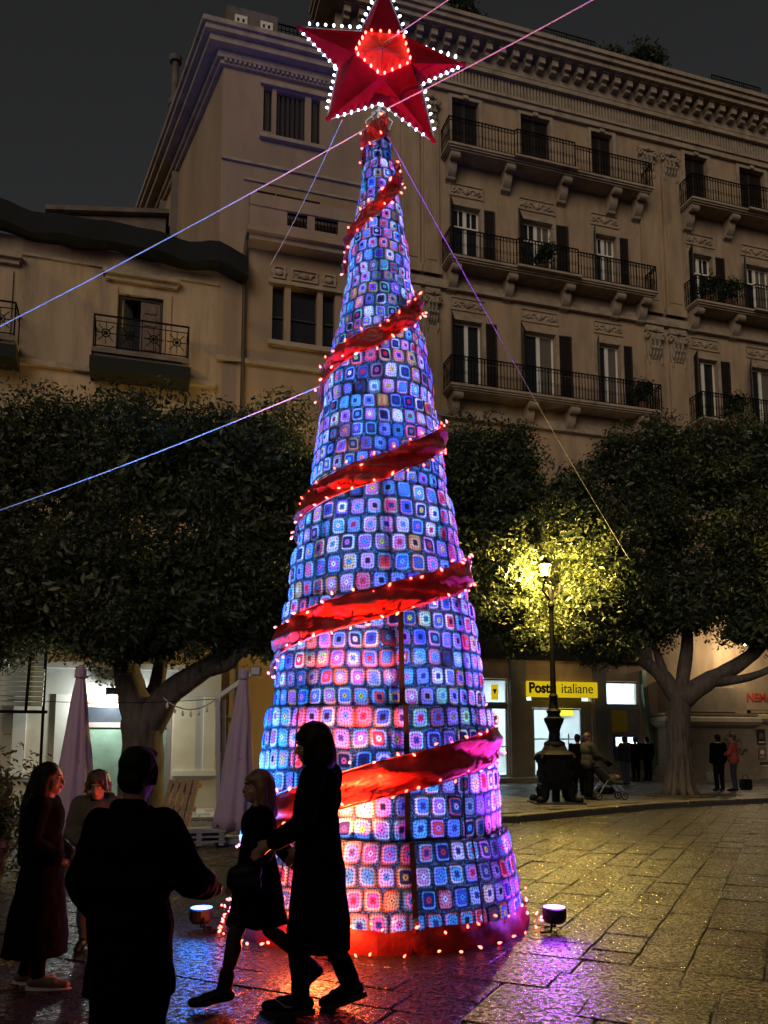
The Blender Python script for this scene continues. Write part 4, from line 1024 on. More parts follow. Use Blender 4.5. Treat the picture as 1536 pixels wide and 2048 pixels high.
# fairy bulbs on short stalks along both ribbon edges
bulb = MB(); bulb.lathe([(0.0012,-0.022),(0.010,-0.016),(0.0135,-0.004),(0.011,0.010),(0.004,0.022),(0.0008,0.027)], 7)
red_bulb = bulb.mesh('bulb', emit('red_bulb', (1.0,0.08,0.045), 10.0), smooth=True)
bulb2 = MB(); bulb2.lathe([(0.002,-0.024),(0.013,-0.018),(0.019,-0.003),(0.016,0.012),(0.006,0.024),(0.001,0.029)], 8)
white_bulb = bulb2.mesh('bulb', emit('white_bulb', (0.62,0.80,1.0), 8.0), smooth=True)
cord_m = mat('fairy_cord', (0.25,0.05,0.06), 0.5, var=0.2)
random.seed(21)
def string_bulbs(pts, parent, gap, mesh, jit=0.02, lim=999):
    acc = 0.0; cnt = 0; last = Vector(pts[0])
    for p in pts[1:]:
        p = Vector(p); acc += (p-last).length; last = p
        if acc >= gap and cnt < lim:
            acc = random.uniform(-0.2, 0.2)*gap; cnt += 1
            rad = Vector((p.x, p.y, 0)).normalized() if (p.x or p.y) else Vector((0,-1,0))
            o = obj('bulb', mesh, parent, loc=p+rad*0.012+Vector((random.gauss(0,jit), random.gauss(0,jit*0.5), random.gauss(0,jit))))
            o.rotation_euler = (random.uniform(-1.4,1.4), random.uniform(-1.4,1.4), random.uniform(0,6)); s_ = random.uniform(0.62,0.9); o.scale = (s_,)*3
for e in (0, 1):
    MB().tube(edges[e][::2], 0.004, 4).build('cord', cord_m, rb_o)
    fine = []
    for a, b_ in zip(edges[e][:-1], edges[e][1:]): fine += [Vector(a).lerp(Vector(b_), q/4) for q in range(4)]
    string_bulbs(fine, rb_o, 0.155, red_bulb, 0.022, 150)
# base skirt
sk = []; skf = []
for i in range(97):
    a = 2*math.pi*i/96
    for k, (dr, z) in enumerate(((0.05,-0.012),(0.052,0.05),(0.042,0.10),(0.03,0.15),(0.014,0.185))):
        r_ = TR[0][1]+dr+0.016*math.sin(a*23+k)+0.008*math.sin(a*61+k*2); sk.append((r_*math.sin(a), -r_*math.cos(a), z+0.012*math.sin(a*9+k)*(k > 0)))
for i in range(96):
    for k in range(4): a = i*5+k; skf.append((a, a+5, a+6, a+1))
sk_o = obj('base_skirt', arrays_mesh('base_skirt', np.array(sk), np.array(skf), mat('skirt_cloth', (0.16,0.003,0.006), 0.6, var=0.4, scale=7, bump=0.5, bscale=22), smooth=True), tree)
rb0 = TR[0][1]
string_bulbs([((rb0+0.055)*math.sin(q/100), -(rb0+0.05)*math.cos(q/100), 0.185+0.02*math.sin(q*0.09)) for q in range(-170, 629)], sk_o, 0.17, red_bulb, 0.025)
string_bulbs([((rb0+0.13+0.04*math.sin(q*0.05))*math.sin(q/100), -(rb0+0.13+0.04*math.sin(q*0.05))*math.cos(q/100), 0.03) for q in range(-170, 629)], sk_o, 0.22, red_bulb, 0.01)
# top collar
cl = MB(); cl.lathe([(0.10,-0.02),(0.115,0.0),(0.115,0.05),(0.09,0.08)], 14, (0,0,TOPZ-0.02)); cl.build('collar', m_rib, tree)
cw = MB(); zt_ = TOPZ+0.06
for k in range(6): a = k*math.pi/3; cw.tube([(0.10*math.cos(a),0.10*math.sin(a),zt_),(0.14*math.cos(a),0.14*math.sin(a),zt_+0.1),(0.04*math.cos(a),0.04*math.sin(a),zt_+0.2)], 0.008, 5)
cw.tube([(0,0,TOPZ-0.3),(0,0,zt_+0.3)], 0.022, 8); cw.build('star_mount', mat('white_metal', (0.6,0.6,0.62), 0.4, metal=0.3, var=0.1), tree)

# ---- star
SC = dep(765, 135, TY-0.05); k_ = (SC.y*math.cos(PITCH)+(SC.z-EYE)*math.sin(PITCH))/F_PX
star = thing('star', 'big red fabric star edged with white bulbs on the tree top', 'star', tuple(SC))
TIP = [(3,182),(163,7),(101,-160),(-108,-112),(-168,88)]; NOT = [(50,47),(75,-37),(-3,-78),(-87,-3),(-43,78)]; PEN = [(40,42),(56,-20),(-3,-48),(-54,2),(-30,48)]
S3 = lambda p, d: Vector((p[0]*k_, d, p[1]*k_))
m_star = mat('star_velvet', (0.20,0.002,0.014), 0.85, spec=0.08, var=0.3, scale=6, bump=0.3, bscale=20)
m_pent = mat('star_heart', (0.75,0.02,0.012), 0.5, var=0.2, scale=6)
def tri_grid(mb, A, B, C, n, sag):
    idx = {}
    for i in range(n+1):
        for j in range(n+1-i):
            k = n-i-j; p = (A*i+B*j+C*k)/n; s_ = sag*(27*i*j*k/n**3)
            idx[i, j] = len(mb.v); mb.v.append((p.x, p.y+s_, p.z))
    for i in range(n):
        for j in range(n-i):
            mb.f.append((idx[i,j], idx[i+1,j], idx[i,j+1]))
            if j < n-i-1: mb.f.append((idx[i+1,j], idx[i+1,j+1], idx[i,j+1]))
for i in range(5):
    T, n0, n1, p0, p1 = S3(TIP[i],0), S3(NOT[i-1],0), S3(NOT[i],0), S3(PEN[i-1],-0.17), S3(PEN[i],-0.17)
    mb = MB()
    for A, B, C, s_ in ((n0,p0,T,0.02),(p0,p1,T,0.03),(p1,n1,T,0.02)): tri_grid(mb, A, B, C, 5, s_)
    bk = Vector((0,0.16,0)); q0, q1 = S3(PEN[i-1],0.15), S3(PEN[i],0.15)
    for A, B, C in ((q0,n0,T),(q1,q0,T),(n1,q1,T)): tri_grid(mb, A, B, C, 3, -0.02)
    mb.tube([S3((TIP[i][0]*0.93,TIP[i][1]*0.93),0), S3((TIP[i][0]*1.02,TIP[i][1]*1.02),0)], 0.022, 8)
    mb.build('star_arm', m_star, star, smooth=True)
mb = MB(); c0 = Vector((0,-0.24,0))
for i in range(5): tri_grid(mb, S3(PEN[i-1],-0.172), S3(PEN[i],-0.172), c0, 4, 0.015)
mb2 = MB()
for i in range(5): tri_grid(mb2, S3(PEN[i],0.15), S3(PEN[i-1],0.15), Vector((0,0.2,0)), 2, 0.0)
mb2.build('star_back', m_star, star)
heart = mb.build('star_heart', m_pent, star)
wr = MB()
for i in range(5): wr.tube([S3(PEN[i],-0.18), (0,-0.25,0)], 0.004, 4)
wr.build('heart_wires', mat('fairy_cord', (0.25,0.05,0.06)), heart)
for i in range(5):
    for q in range(4):
        p = S3(PEN[i-1],-0.195).lerp(S3(PEN[i],-0.195), (q+0.5)/4)
        o = obj('bulb', red_bulb, heart, loc=p); o.rotation_euler = (R(90)+random.uniform(-.5,.5), random.uniform(-.5,.5), 0)
ww = mat('white_wire', (0.5,0.45,0.5), 0.4, var=0.1)
for i in range(5):
    T = S3(TIP[i],0)
    for nn in (NOT[i-1], NOT[i]):
        A = S3(nn,0); dirv = (T-A); outw = Vector((dirv.z,0,-dirv.x)).normalized()
        if outw.dot(A) < 0: outw = -outw
        for q in range(7):
            p = A+dirv*((q+0.4)/7.7)+outw*0.028+Vector((0,-0.03,0))
            o = obj('bulb', white_bulb, star, loc=p); o.rotation_euler = (random.uniform(-.6,.6), math.atan2(outw.x, outw.z)+random.uniform(-.5,.5), 0); o.scale = (random.uniform(0.62,0.78),)*3
        MB().tube([A+outw*0.012, A+dirv*0.5+outw*0.01, A+dirv*0.95+outw*0.012], 0.0045, 4).build('edge_wire', ww, star)

# ---- guy wires
wire_m = mat('steel_cable', (0.75,0.75,0.78), 0.45, metal=0.0, var=0.05)
TOPP = Vector((TX, TY, 0))
def wire(label, a, b, r_=0.007, sag=0.0):
    a, b = Vector(a), Vector(b); pts = [a.lerp(b, q/16)+Vector((0,0,-sag*4*(q/16)*(1-q/16))) for q in range(17)]
    c = pts[0]; o = MB().tube([p-c for p in pts], r_, 6).build('guy_wire', wire_m, loc=c)
    return tag(o, label, 'cable', 'cables staying the tree')
wire('pale blue cable from under the star down to the left edge', dep(757,243,TY-0.1), dep(-160,733,8.6), 0.0062, 0.05)
wire('blue cable from the tree side sloping across the left tree crown', dep(650,768,TY-0.1), dep(-150,1070,9.6), 0.0062, 0.06)
wire('thin blue cable from the star down toward the tower wall', dep(684,240,TY+0.2), dep(540,530,16.5), 0.007, 0.08)
wire('purple cable from the tree top rising to the top edge', dep(772,218,TY-0.15), dep(1340,-88,7.4), 0.0062, 0.03)
wire('lilac cable from the tree top down into the crown by the lamp', dep(775,272,TY), dep(1258,1118,20.5), 0.007, 0.1)
wire('short thin cable rising from the back of the star heart', dep(768,86,TY-0.25), dep(1000,-70,7.4), 0.005)

# ---- floodlights at the foot
def flood(label, x, y, col, watts, aim, size=80, vis=2.2, glow=26):
    p = Vector((x, y, 0)); d = Vector((TX, TY, 0))-p; rz = math.atan2(d.y, d.x)-R(90)
    t_ = thing('floodlight', label, 'floodlight', (x, y, 0), rz, 'floodlights round the foot of the tree'); t_.scale = (0.82,)*3
    b_ = MB(); b_.lathe([(0.05,0.09),(0.10,0.10),(0.125,0.14),(0.125,0.24),(0.112,0.25)], 18, (0,0,0)); b_.build('housing', mat('black_plastic', (0.012,0.012,0.014), 0.45, var=0.2), t_, smooth=False)
    l_ = MB(); l_.lathe([(0.112,0.2505),(0.112,0.256),(0.0,0.258)], 18); l_.build('lens', emit('lens_%d' % int(x*10+50), col, vis), t_)
    for s in (-1,1): MB().tube([(s*0.128,0,0.17),(s*0.15,0.0,0.15),(s*0.145,0.02,0.03),(s*0.13,0.13,0.012)], 0.013, 6).build('yoke_leg', iron, t_)
    sp = bpy.data.lights.new('flood_lamp', 'SPOT'); sp.energy = watts; sp.color = col; sp.spot_size = R(size); sp.spot_blend = 0.7; sp.shadow_soft_size = 0.08
    o = obj('flood_lamp', sp, t_, loc=(0,0,0.29)); M = Matrix.Rotation(-rz, 3, 'Z')
    v = M @ (Vector(aim)-Vector((x, y, 0.29))); o.rotation_euler = (-v).to_track_quat('Z', 'Y').to_euler()
    gl = bpy.data.lights.new('lens_glow', 'POINT'); gl.energy = glow; gl.color = col; gl.shadow_soft_size = 0.1; obj('lens_glow', gl, t_, loc=(0,-0.02,0.33))
    return t_
flood('floodlight with blue lens left of the tree beside the walking woman', -1.56, 7.28, (0.04,0.24,1.0), 2600, (-1.25,7.7,5.0), size=95)
flood('floodlight with violet lens at the right foot of the tree', 1.46, 7.30, (0.42,0.07,1.0), 1900, (0.9,7.6,5.0), glow=48)
flood('floodlight with red lens in front of the tree behind the tall woman', -0.52, 6.28, (1.0,0.13,0.03), 3800, (-0.2,7.05,2.0), size=46, glow=150)
# ================================================================ FICUS TREES
m_leaf, nt, b, out = node_mat('ficus_leaf'); N = nt.nodes; L = nt.links
ge = N.new('ShaderNodeNewGeometry'); r1 = N.new('ShaderNodeValToRGB'); cr = r1.color_ramp
cr.elements[0].color = (0.026,0.038,0.020,1); cr.elements[1].color = (0.12,0.14,0.05,1); e_ = cr.elements.new(0.6); e_.color = (0.05,0.07,0.03,1)
L.new(ge.outputs['Random Per Island'], r1.inputs[0]); L.new(r1.outputs[0], b.inputs['Base Color']); b.inputs['Roughness'].default_value = 0.42
tl = N.new('ShaderNodeBsdfTranslucent'); hsn = N.new('ShaderNodeHueSaturation'); hsn.inputs['Value'].default_value = 1.5; L.new(r1.outputs[0], hsn.inputs['Color']); L.new(hsn.outputs[0], tl.inputs[0])
x1 = N.new('ShaderNodeMixShader'); x1.inputs[0].default_value = 0.35; L.new(b.outputs[0], x1.inputs[1]); L.new(tl.outputs[0], x1.inputs[2]); L.new(x1.outputs[0], out.inputs[0])
bark = mat('ficus_bark', (0.10,0.08,0.066), 0.9, var=0.6, scale=4, bump=0.8, bscale=14, stretch=(3,3,0.6))
def leaf_cloud(name, lumps, n, size, parent, seed, core=0.27):
    """leaf-sized folded faces on and inside overlapping clumps. lumps: (cx,cy,cz,rx,ry,rz)"""
    rg = np.random.default_rng(seed); lum = np.array(lumps)
    # secondary clumps sprouting on the big lumps
    sec = []
    for c in lum:
        m = int(26*(c[3]*c[4]+c[3]*c[5]+c[4]*c[5])/3)+6
        d = rg.normal(size=(m,3)); d /= np.linalg.norm(d, axis=1)[:,None]
        p = c[:3]+d*c[3:]*rg.uniform(0.72,1.06,(m,1)); s = rg.uniform(0.28,0.62,(m,1))
        sec.append(np.hstack([p, s*rg.uniform(0.8,1.3,(m,1)), s, s*rg.uniform(0.6,1.0,(m,1))]))
    sec = np.vstack(sec)
    w = sec[:,3]*sec[:,5]*rg.lognormal(0,0.65,len(sec)); pick = rg.choice(len(sec), size=int(n*(1-core)), p=w/w.sum())
    d = rg.normal(size=(len(pick),3)); d /= np.linalg.norm(d, axis=1)[:,None]
    P1 = sec[pick,:3]+d*sec[pick,3:]*(rg.random((len(pick),1))**0.45)
    k2 = rg.choice(len(lum), size=n-len(pick)); d2 = rg.normal(size=(len(k2),3)); d2 /= np.linalg.norm(d2, axis=1)[:,None]
    P2 = lum[k2,:3]+d2*lum[k2,3:]*0.9*(rg.random((len(k2),1))**0.4)
    P = np.vstack([P1, P2]); nrm = np.vstack([d, d2])+rg.normal(size=P.shape)*0.75+np.array([0,0,0.35]); nrm /= np.linalg.norm(nrm, axis=1)[:,None]
    t_ = np.cross(nrm, rg.normal(size=P.shape)); t_ /= np.linalg.norm(t_, axis=1)[:,None]; bt = np.cross(nrm, t_)
    s = size*rg.uniform(0.5,1.4,(len(P),1)); s[len(P1):] *= 1.9
    ln, wd = s, s*0.46
    A = P-t_*ln; B = P+bt*wd+nrm*wd*0.25; C = P+t_*ln*1.05-nrm*ln*0.25; D = P-bt*wd+nrm*wd*0.25
    V = np.stack([A,B,C,D],1).reshape(-1,3); i0 = np.arange(len(P))*4
    Fc = np.stack([np.stack([i0,i0+1,i0+2],1), np.stack([i0,i0+2,i0+3],1)],1).reshape(-1,3)
    return obj(name, arrays_mesh(name, V, Fc, m_leaf), parent)
def trunk_tubes(parent, limbs):
    mb = MB(); random.seed(len(limbs)*7)
    for pts, r0, r1_ in limbs:
        # resample with slight wander
        P = [Vector(p) for p in pts]; Q = []; rr_ = []
        n = len(P)-1
        for i in range(n):
            for q in range(5):
                t_ = q/5; a = P[max(i-1,0)]; b_ = P[i]; c = P[i+1]; d = P[min(i+2,n)]
                Q.append(0.5*((2*b_)+(c-a)*t_+(2*a-5*b_+4*c-d)*t_*t_+(3*b_-a-3*c+d)*t_**3)); rr_.append((r0+(r1_-r0)*((i+t_)/n))*random.uniform(0.94,1.07))
        Q.append(P[-1]); rr_.append(r1_)
        mb.tube(Q, rr_, 20)
    from mathutils import noise as mn5
    nvv = []
    for v in mb.v:
        q = Vector(v); k = 1.0 if q.z > 0.1 else 0.3
        q = q+mn5.noise_vector(Vector((q.x*3,q.y*3,q.z*1.4)))*0.055*k+mn5.noise_vector(Vector((q.x*9,q.y*9,q.z*2.5)))*0.022*k; nvv.append(tuple(q))
    mb.v = nvv
    o = mb.build('trunk', bark, parent, smooth=True); return o
def ficus(label, loc, limbs, lumps, n, size, seed):
    t_ = thing('ficus_tree', label, 'tree', loc, 0, 'trimmed trees along the square')
    trunk_tubes(t_, limbs); leaf_cloud('crown', lumps, n, size, t_, seed); return t_
# left tree
LX, LY = -4.35, 15.0
ficus('broad dark tree behind the people, trunk before the cafe glass', (LX, LY, 0),
 [([(0.05,0,-0.05),(0,0,0.25),(0.0,0,1.2),(-0.02,0,2.0)], 0.46, 0.36),
  ([(-0.02,0,1.9),(-0.3,0.05,2.7),(-0.62,0.1,3.6),(-1.0,0.3,5.0)], 0.32, 0.12), ([(0.05,0,1.9),(0.55,-0.1,2.55),(1.3,-0.1,3.1),(2.1,0.1,4.2)], 0.30, 0.10),
  ([(0.0,0.05,2.0),(0.15,0.4,2.9),(0.25,0.7,4.2)], 0.2, 0.08), ([(0.9,-0.1,2.85),(1.6,-0.4,3.0),(2.3,-0.7,3.6)], 0.14, 0.05), ([(-0.5,0.1,3.2),(-1.2,-0.3,3.7),(-2.0,-0.6,4.6)], 0.13, 0.05)],
 [(-2.2,0.2,5.7,1.9,1.8,2.15),(0.2,0.0,5.9,2.0,1.9,2.05),(1.9,0.1,5.6,1.45,1.7,1.95),(-3.4,-0.3,5.2,1.5,1.5,1.9),(1.3,-0.6,4.3,1.5,1.2,1.0),(-1.0,-0.7,4.3,1.7,1.2,1.0),(-2.6,-0.5,4.2,1.4,1.2,0.95),(2.45,0,4.4,1.0,1.0,1.1),(1.9,-0.3,3.7,1.2,0.8,0.6),(2.9,0.2,4.6,0.9,0.9,1.3),(2.8,0.2,6.2,0.8,1.0,1.0),(-0.2,-0.6,3.45,1.2,0.9,0.5),(-2.6,-0.6,4.0,1.4,1.0,0.6),(-0.8,0.2,7.0,1.9,1.5,1.1),(1.5,0.3,7.0,1.4,1.4,0.95),(-2.9,0.0,7.0,1.6,1.4,1.0)],
 165000, 0.047, 1)
# middle tree, mostly behind the Christmas tree
mid = ficus('dark tree rising behind the right side of the Christmas tree', (1.05, 22.6, 0.13),
 [([(0,0,-0.05),(0,0,0.3),(0.02,0,1.6),(0.05,0,2.6)], 0.4, 0.3), ([(0.05,0,2.5),(0.7,0,3.6),(1.5,0.1,5.2)], 0.24, 0.08), ([(0.05,0,2.5),(-0.7,0,3.7),(-1.4,0.1,5.4)], 0.24, 0.08), ([(0.9,0,4.0),(2.0,-0.2,4.5),(2.9,-0.3,5.2)], 0.1, 0.03)],
 [(0.6,0,7.2,2.0,1.9,2.3),(2.2,0,7.0,1.25,1.6,2.2),(-1.4,0,7.0,1.8,1.8,2.3),(1.4,-0.2,9.0,1.6,1.5,1.3),(2.5,0,8.9,0.9,1.2,1.2),(1.8,-0.4,5.2,1.5,1.2,0.8),(-0.6,0,9.0,1.8,1.5,1.4),(2.5,-1.5,6.85,0.6,0.6,0.6),(2.35,-1.3,5.7,0.5,0.5,0.5),(2.2,-1.2,5.0,0.6,0.6,0.4),(2.9,-0.6,4.3,0.6,0.6,0.5)],
 95000, 0.062, 2)
# right tree
RX, RY = 8.35, 23.6
ficus('wide tree with fluted trunk on the pavement right of the lamp', (RX, RY, 0.13),
 [([(0.0,0,-0.05),(0,0,0.2),(-0.02,0,0.9),(0.05,0,1.8),(0.1,0,2.9)], 0.31, 0.29), ([(0.1,0,2.7),(-0.5,0,3.5),(-1.5,-0.1,4.2),(-2.9,-0.2,5.0)], 0.26, 0.08),
  ([(0.15,0,2.7),(1.0,-0.1,3.3),(2.2,-0.1,4.0),(3.6,0,5.6)], 0.30, 0.12), ([(0.1,0,2.8),(0.4,0.1,4.2),(0.6,0.2,6.0)], 0.24, 0.1), ([(0.9,-0.1,3.2),(2.0,-0.3,3.35),(3.4,-0.4,3.9)], 0.17, 0.07), ([(-0.3,0,3.3),(-0.6,0,4.4),(-1.2,0.2,5.8)], 0.14, 0.05)],
 [(-1.6,0,7.6,1.9,1.9,2.6),(0.9,0,8.0,2.2,2.0,2.7),(3.0,0,7.6,2.0,1.9,2.9),(-2.4,-0.3,5.6,1.25,1.3,1.3),(-2.6,-0.2,7.5,1.1,1.4,1.5),(0.3,-0.4,5.6,1.6,1.3,1.1),(2.6,-0.4,5.6,1.7,1.3,1.1),(-1.2,-0.4,4.9,1.3,1.1,0.7),(-2.2,-0.5,4.5,0.8,0.8,0.6),(-3.3,-2.0,7.2,0.8,0.8,0.9),(-2.9,-1.9,5.2,0.8,0.7,0.7),(-2.4,-1.8,6.1,0.9,0.8,0.9),(-3.3,-1.7,8.2,0.6,0.6,0.7),(-2.6,-1.7,4.9,0.8,0.7,0.6),(-1.9,-1.5,5.4,0.8,0.8,0.7),(-3.2,-1.5,4.5,0.5,0.5,0.4),(-2.2,-1.2,4.2,0.8,0.7,0.5),(3.4,-0.5,4.4,1.0,0.9,0.5),(2.3,-0.7,4.6,1.2,0.9,0.5),(4.3,-0.6,4.1,0.9,0.7,0.5),(3.8,-0.2,4.9,1.2,1.1,0.8),(0.2,0,9.7,1.9,1.6,1.2),(2.4,0,9.9,2.0,1.6,1.1)],
 140000, 0.062, 4)
# flutes of the right trunk and its root flare
fl2 = MB()
for k in range(11):
    a = 2*math.pi*k/11; fl2.tube([(0.52*math.cos(a),0.52*math.sin(a),-0.04),(0.32*math.cos(a),0.32*math.sin(a),0.2),(0.25*math.cos(a+.1),0.25*math.sin(a+.1),0.9),(0.22*math.cos(a+.15),0.22*math.sin(a+.15),1.7),(0.2*math.cos(a+.2),0.2*math.sin(a+.2),2.4)], [0.08,0.13,0.11,0.09,0.05], 7)
rt_ = [o for o in bpy.data.objects if o.name.startswith('ficus_tree')][-1]
fl2.build('root_flutes', bark, rt_, smooth=True)
MB().lathe([(0.95,-0.02),(0.95,0.03),(0.86,0.05),(0.5,0.06)], 20).build('soil_ring', mat('tree_soil', (0.04,0.032,0.025), 0.95, var=0.4, scale=8), rt_)
# weeds on the palazzo roof
for (u, z, s_, lab) in ((7.0,32.5,0.75,'round dark shrub growing on the palazzo cornice'), (-2.2,32.3,0.8,'ragged dark weeds on the palazzo roof beside the star'), (5.1,32.3,0.38,'low dark weeds on the palazzo roof left of the round shrub')):
    q = Matrix.Rotation(FAC,3,'Z') @ Vector((u,0,0)); t_ = thing('roof_shrub', lab, 'shrub', (PR[0]+q.x, PR[1]+q.y, z-0.15), 0, 'plants growing on the roof')
    leaf_cloud('foliage', [(0,0,s_*0.8,s_,s_,s_*0.75),(s_*0.7,0,s_*0.6,s_*0.6,s_*0.5,s_*0.5)], 2600, 0.08, t_, int(u*3+40)); MB().tube([(0,0,-0.1),(0.05,0,s_*0.6)], [0.06,0.03], 6).build('stem', bark, t_)
# balcony plants
pots = mat('terracotta', (0.22,0.08,0.05), 0.8, var=0.2)
for (u, z, lab) in ((1.3,21.08,'small bushy plant on the middle balcony floor, second window'), (5.9,15.68,'bushy pot plant at the right end of the lowest long balcony'), (9.5,21.08,'tall pot plant on the right balcony beside its window'), (10.6,21.08,'drooping pot plant on the right balcony rail'), (10.6,15.68,'dark pot plant on the lowest right balcony')):
    q = Matrix.Rotation(FAC,3,'Z') @ Vector((u,-0.6,0)); t_ = thing('pot_plant', lab, 'plant', (PR[0]+q.x, PR[1]+q.y, z), 0, 'pot plants on the balconies')
    MB().lathe([(0.13,0.0),(0.19,0.3),(0.21,0.3),(0.21,0.35),(0.17,0.33)], 12).build('pot', pots, t_); leaf_cloud('foliage', [(0,0,0.75,0.42,0.22,0.4),(0.25,0,1.0,0.25,0.2,0.3)], 700, 0.07, t_, int(u*9+70))

# ================================================================ STREET LAMP
lp = gnd(1112, 1606, 0.13); LPX, LPY = lp.x, lp.y-0.0
lamp = thing('street_lamp', 'black cast iron lamp post with ornate four-footed base, lit yellow', 'street lamp', (LPX, LPY, 0.13))
b_ = MB(); b_.lathe([(0.40,0.34),(0.42,0.40),(0.44,0.46),(0.38,0.5),(0.40,0.56),(0.40,1.10),(0.44,1.14),(0.46,1.2),(0.40,1.25),(0.30,1.30),(0.24,1.42)], 24, sq=5)
pd = b_.build('pedestal', iron, lamp)
for k in range(4):
    a = R(45+90*k); c, s_ = math.cos(a), math.sin(a); f_ = MB()
    f_.tube([(c*0.36,s_*0.36,0.5),(c*0.47,s_*0.47,0.3),(c*0.45,s_*0.45,0.16),(c*0.58,s_*0.58,0.06),(c*0.70,s_*0.70,0.075),(c*0.72,s_*0.72,0.15)], [0.10,0.12,0.09,0.085,0.075,0.05], 8); f_.ball((c*0.68,s_*0.68,0.09), 0.10, 10, 6)
    f_.build('foot', iron, lamp, smooth=True)
    o_ = MB(); o_.tube([(c*0.5+0.1*math.cos(q*0.8)*c*(1-q/12), s_*0.5+0.1*math.cos(q*0.8)*s_*(1-q/12), 1.06+0.12*math.sin(q*0.8)*(1-q/12)) for q in range(11)], 0.04, 6); o_.ball((c*0.5,s_*0.5,0.72),(0.06,0.06,0.1),8,5); o_.build('scroll', iron, lamp, smooth=True)
MB().box(-0.62,0.62,-0.62,0.62,-0.02,0.04).build('plinth', MATS['dark_metal_panel'] if 'dark_metal_panel' in MATS else iron, lamp)
MB().lathe([(0.10,0.0),(0.10,0.36)], 10).build('core', iron, lamp)
sh2 = MB(); sh2.lathe([(0.20,1.36),(0.27,1.44),(0.25,1.5),(0.15,1.56),(0.13,1.75),(0.18,1.9),(0.24,2.02),(0.25,2.1),(0.17,2.14),(0.15,2.2),(0.19,2.28),(0.12,2.34),(0.09,2.6),(0.12,2.66),(0.08,2.72),(0.065,3.4),(0.055,4.9),(0.09,4.95),(0.09,5.02),(0.05,5.08),(0.04,5.5)], 18); sh2.build('shaft', iron, lamp, smooth=False)
HX = -0.18; hz = 5.45
ar = MB(); ar.tube([(0,0,5.1),(-0.25,-0.15,5.35),(HX,-0.25,5.6)], 0.03, 6); ar.tube([(0,0,5.1),(0.25,0.15,5.35),(0.3,0.2,5.6)], 0.03, 6); ar.build('arm', iron, lamp)
lt = MB(); lt.lathe([(0.05,0.62),(0.16,0.70),(0.22,0.78),(0.24,1.02),(0.26,1.04),(0.10,1.16),(0.03,1.25)], 12, (HX,-0.25,4.98)); 
cg = MB()
for k in range(6): a = k*math.pi/3; cg.bar((HX+0.10*math.cos(a),-0.25+0.10*math.sin(a),5.70),(HX+0.15*math.cos(a),-0.25+0.15*math.sin(a),5.98),0.012)
cg.lathe([(0.17,0),(0.18,0.03),(0.07,0.12),(0.02,0.2)], 12, (HX,-0.25,5.98)); cg.lathe([(0.04,-0.06),(0.11,0.0),(0.10,0.02)], 12, (HX,-0.25,5.68))
lan = cg.build('lantern', iron, lamp)
MB().ball((HX,-0.25,5.84), (0.06,0.06,0.1), 12, 8).build('lamp_bulb', emit('sodium_bulb', (1.0,0.66,0.18), 120), lan, smooth=True)
ld = bpy.data.lights.new('sodium_lamp', 'POINT'); ld.energy = 5600; ld.color = (1.0,0.66,0.16); ld.shadow_soft_size = 0.16
obj('sodium_lamp', ld, lan, loc=(HX,-0.25,5.84))

# second lit lamp: wall lantern on the palazzo by the cinema, seen glinting through the right tree
wl = thing('wall_lantern', 'small bright wall lamp glinting through the right tree branches', 'lamp', (PR[0], PR[1], 0), FAC)
MB().bar((9.9,-0.05,5.9),(9.9,-1.3,6.2),0.05).build('bracket', iron, wl); MB().lathe([(0.05,0),(0.2,0.06),(0.22,0.3),(0.1,0.42)], 12, (9.9,-1.3,5.8)).build('shade', iron, wl)
MB().ball((9.9,-1.3,5.74),(0.1,0.1,0.09),10,6).build('globe', emit('warm_white_globe', (1.0,0.86,0.6), 40), wl)
ld = bpy.data.lights.new('wall_lamp', 'POINT'); ld.energy = 230; ld.color = (1.0,0.78,0.46); ld.shadow_soft_size = 0.12; obj('wall_lamp', ld, wl, loc=(9.9,-1.3,5.6))

# ================================================================ CAFE TERRACE THINGS
canvas = mat('mauve_canvas', (0.44,0.32,0.40), 0.85, var=0.14, scale=3, stretch=(5,5,0.5), bump=0.2, bscale=30)
steel = mat('painted_steel', (0.42,0.42,0.44), 0.4, metal=0.5, var=0.1)
def parasol(label, x, y, h, r_, seed, lean=0.0):
    t_ = thing('closed_parasol', label, 'parasol', (x, y, 0.0), 0, 'closed parasols by the cafe')
    rings = []; rg = random.Random(seed); n = 40
    for k in range(15):
        q = k/14; z = h-0.06-(h-0.32)*q; R0 = r_*(0.2+0.85*q**0.85)
        ring = []
        for i in range(n):
            a = 2*math.pi*i/n; fold = 1+0.26*(abs(math.sin(a*4+q*0.9+seed))-0.5)*min(1, q*3)+0.09*math.sin(a*11+seed*2+q*4)+0.05*math.sin(q*14+a*2)
            ring.append((R0*fold*math.cos(a)+lean*q, R0*fold*math.sin(a)*0.9, z+(0.10*math.sin(a*8+seed) if k == 14 else 0)))
        rings.append(ring)
    MB().loft(rings).build('canvas', canvas, t_, smooth=True)
    MB().tube([(0,0,0.02),(0,0,h+0.05)], 0.03, 8).build('pole', steel, t_); MB().lathe([(0.02,h-0.1),(0.09,h-0.06),(0.085,h+0.06),(0.04,h+0.12),(0.0,h+0.13)], 12).build('cap', canvas, t_)
    MB().bbox(-0.35,0.35,-0.35,0.35,0.0,0.10,0.03).build('base', mat('concrete', (0.25,0.24,0.23), 0.8, var=0.2), t_)
    MB().tube([(0.6*r_*1.05*math.cos(q*math.pi/8)+lean*0.6, 0.6*r_*math.sin(q*math.pi/8), h*0.5) for q in range(16)], 0.012, 5, closed=True).build('strap', canvas, t_)
    return t_
parasol('closed mauve parasol behind the long-haired woman', -4.72, 12.8, 2.68, 0.30, 1)
parasol('closed mauve parasol beside the left foot of the Christmas tree', -2.32, 13.6, 2.72, 0.30, 2, -0.08)
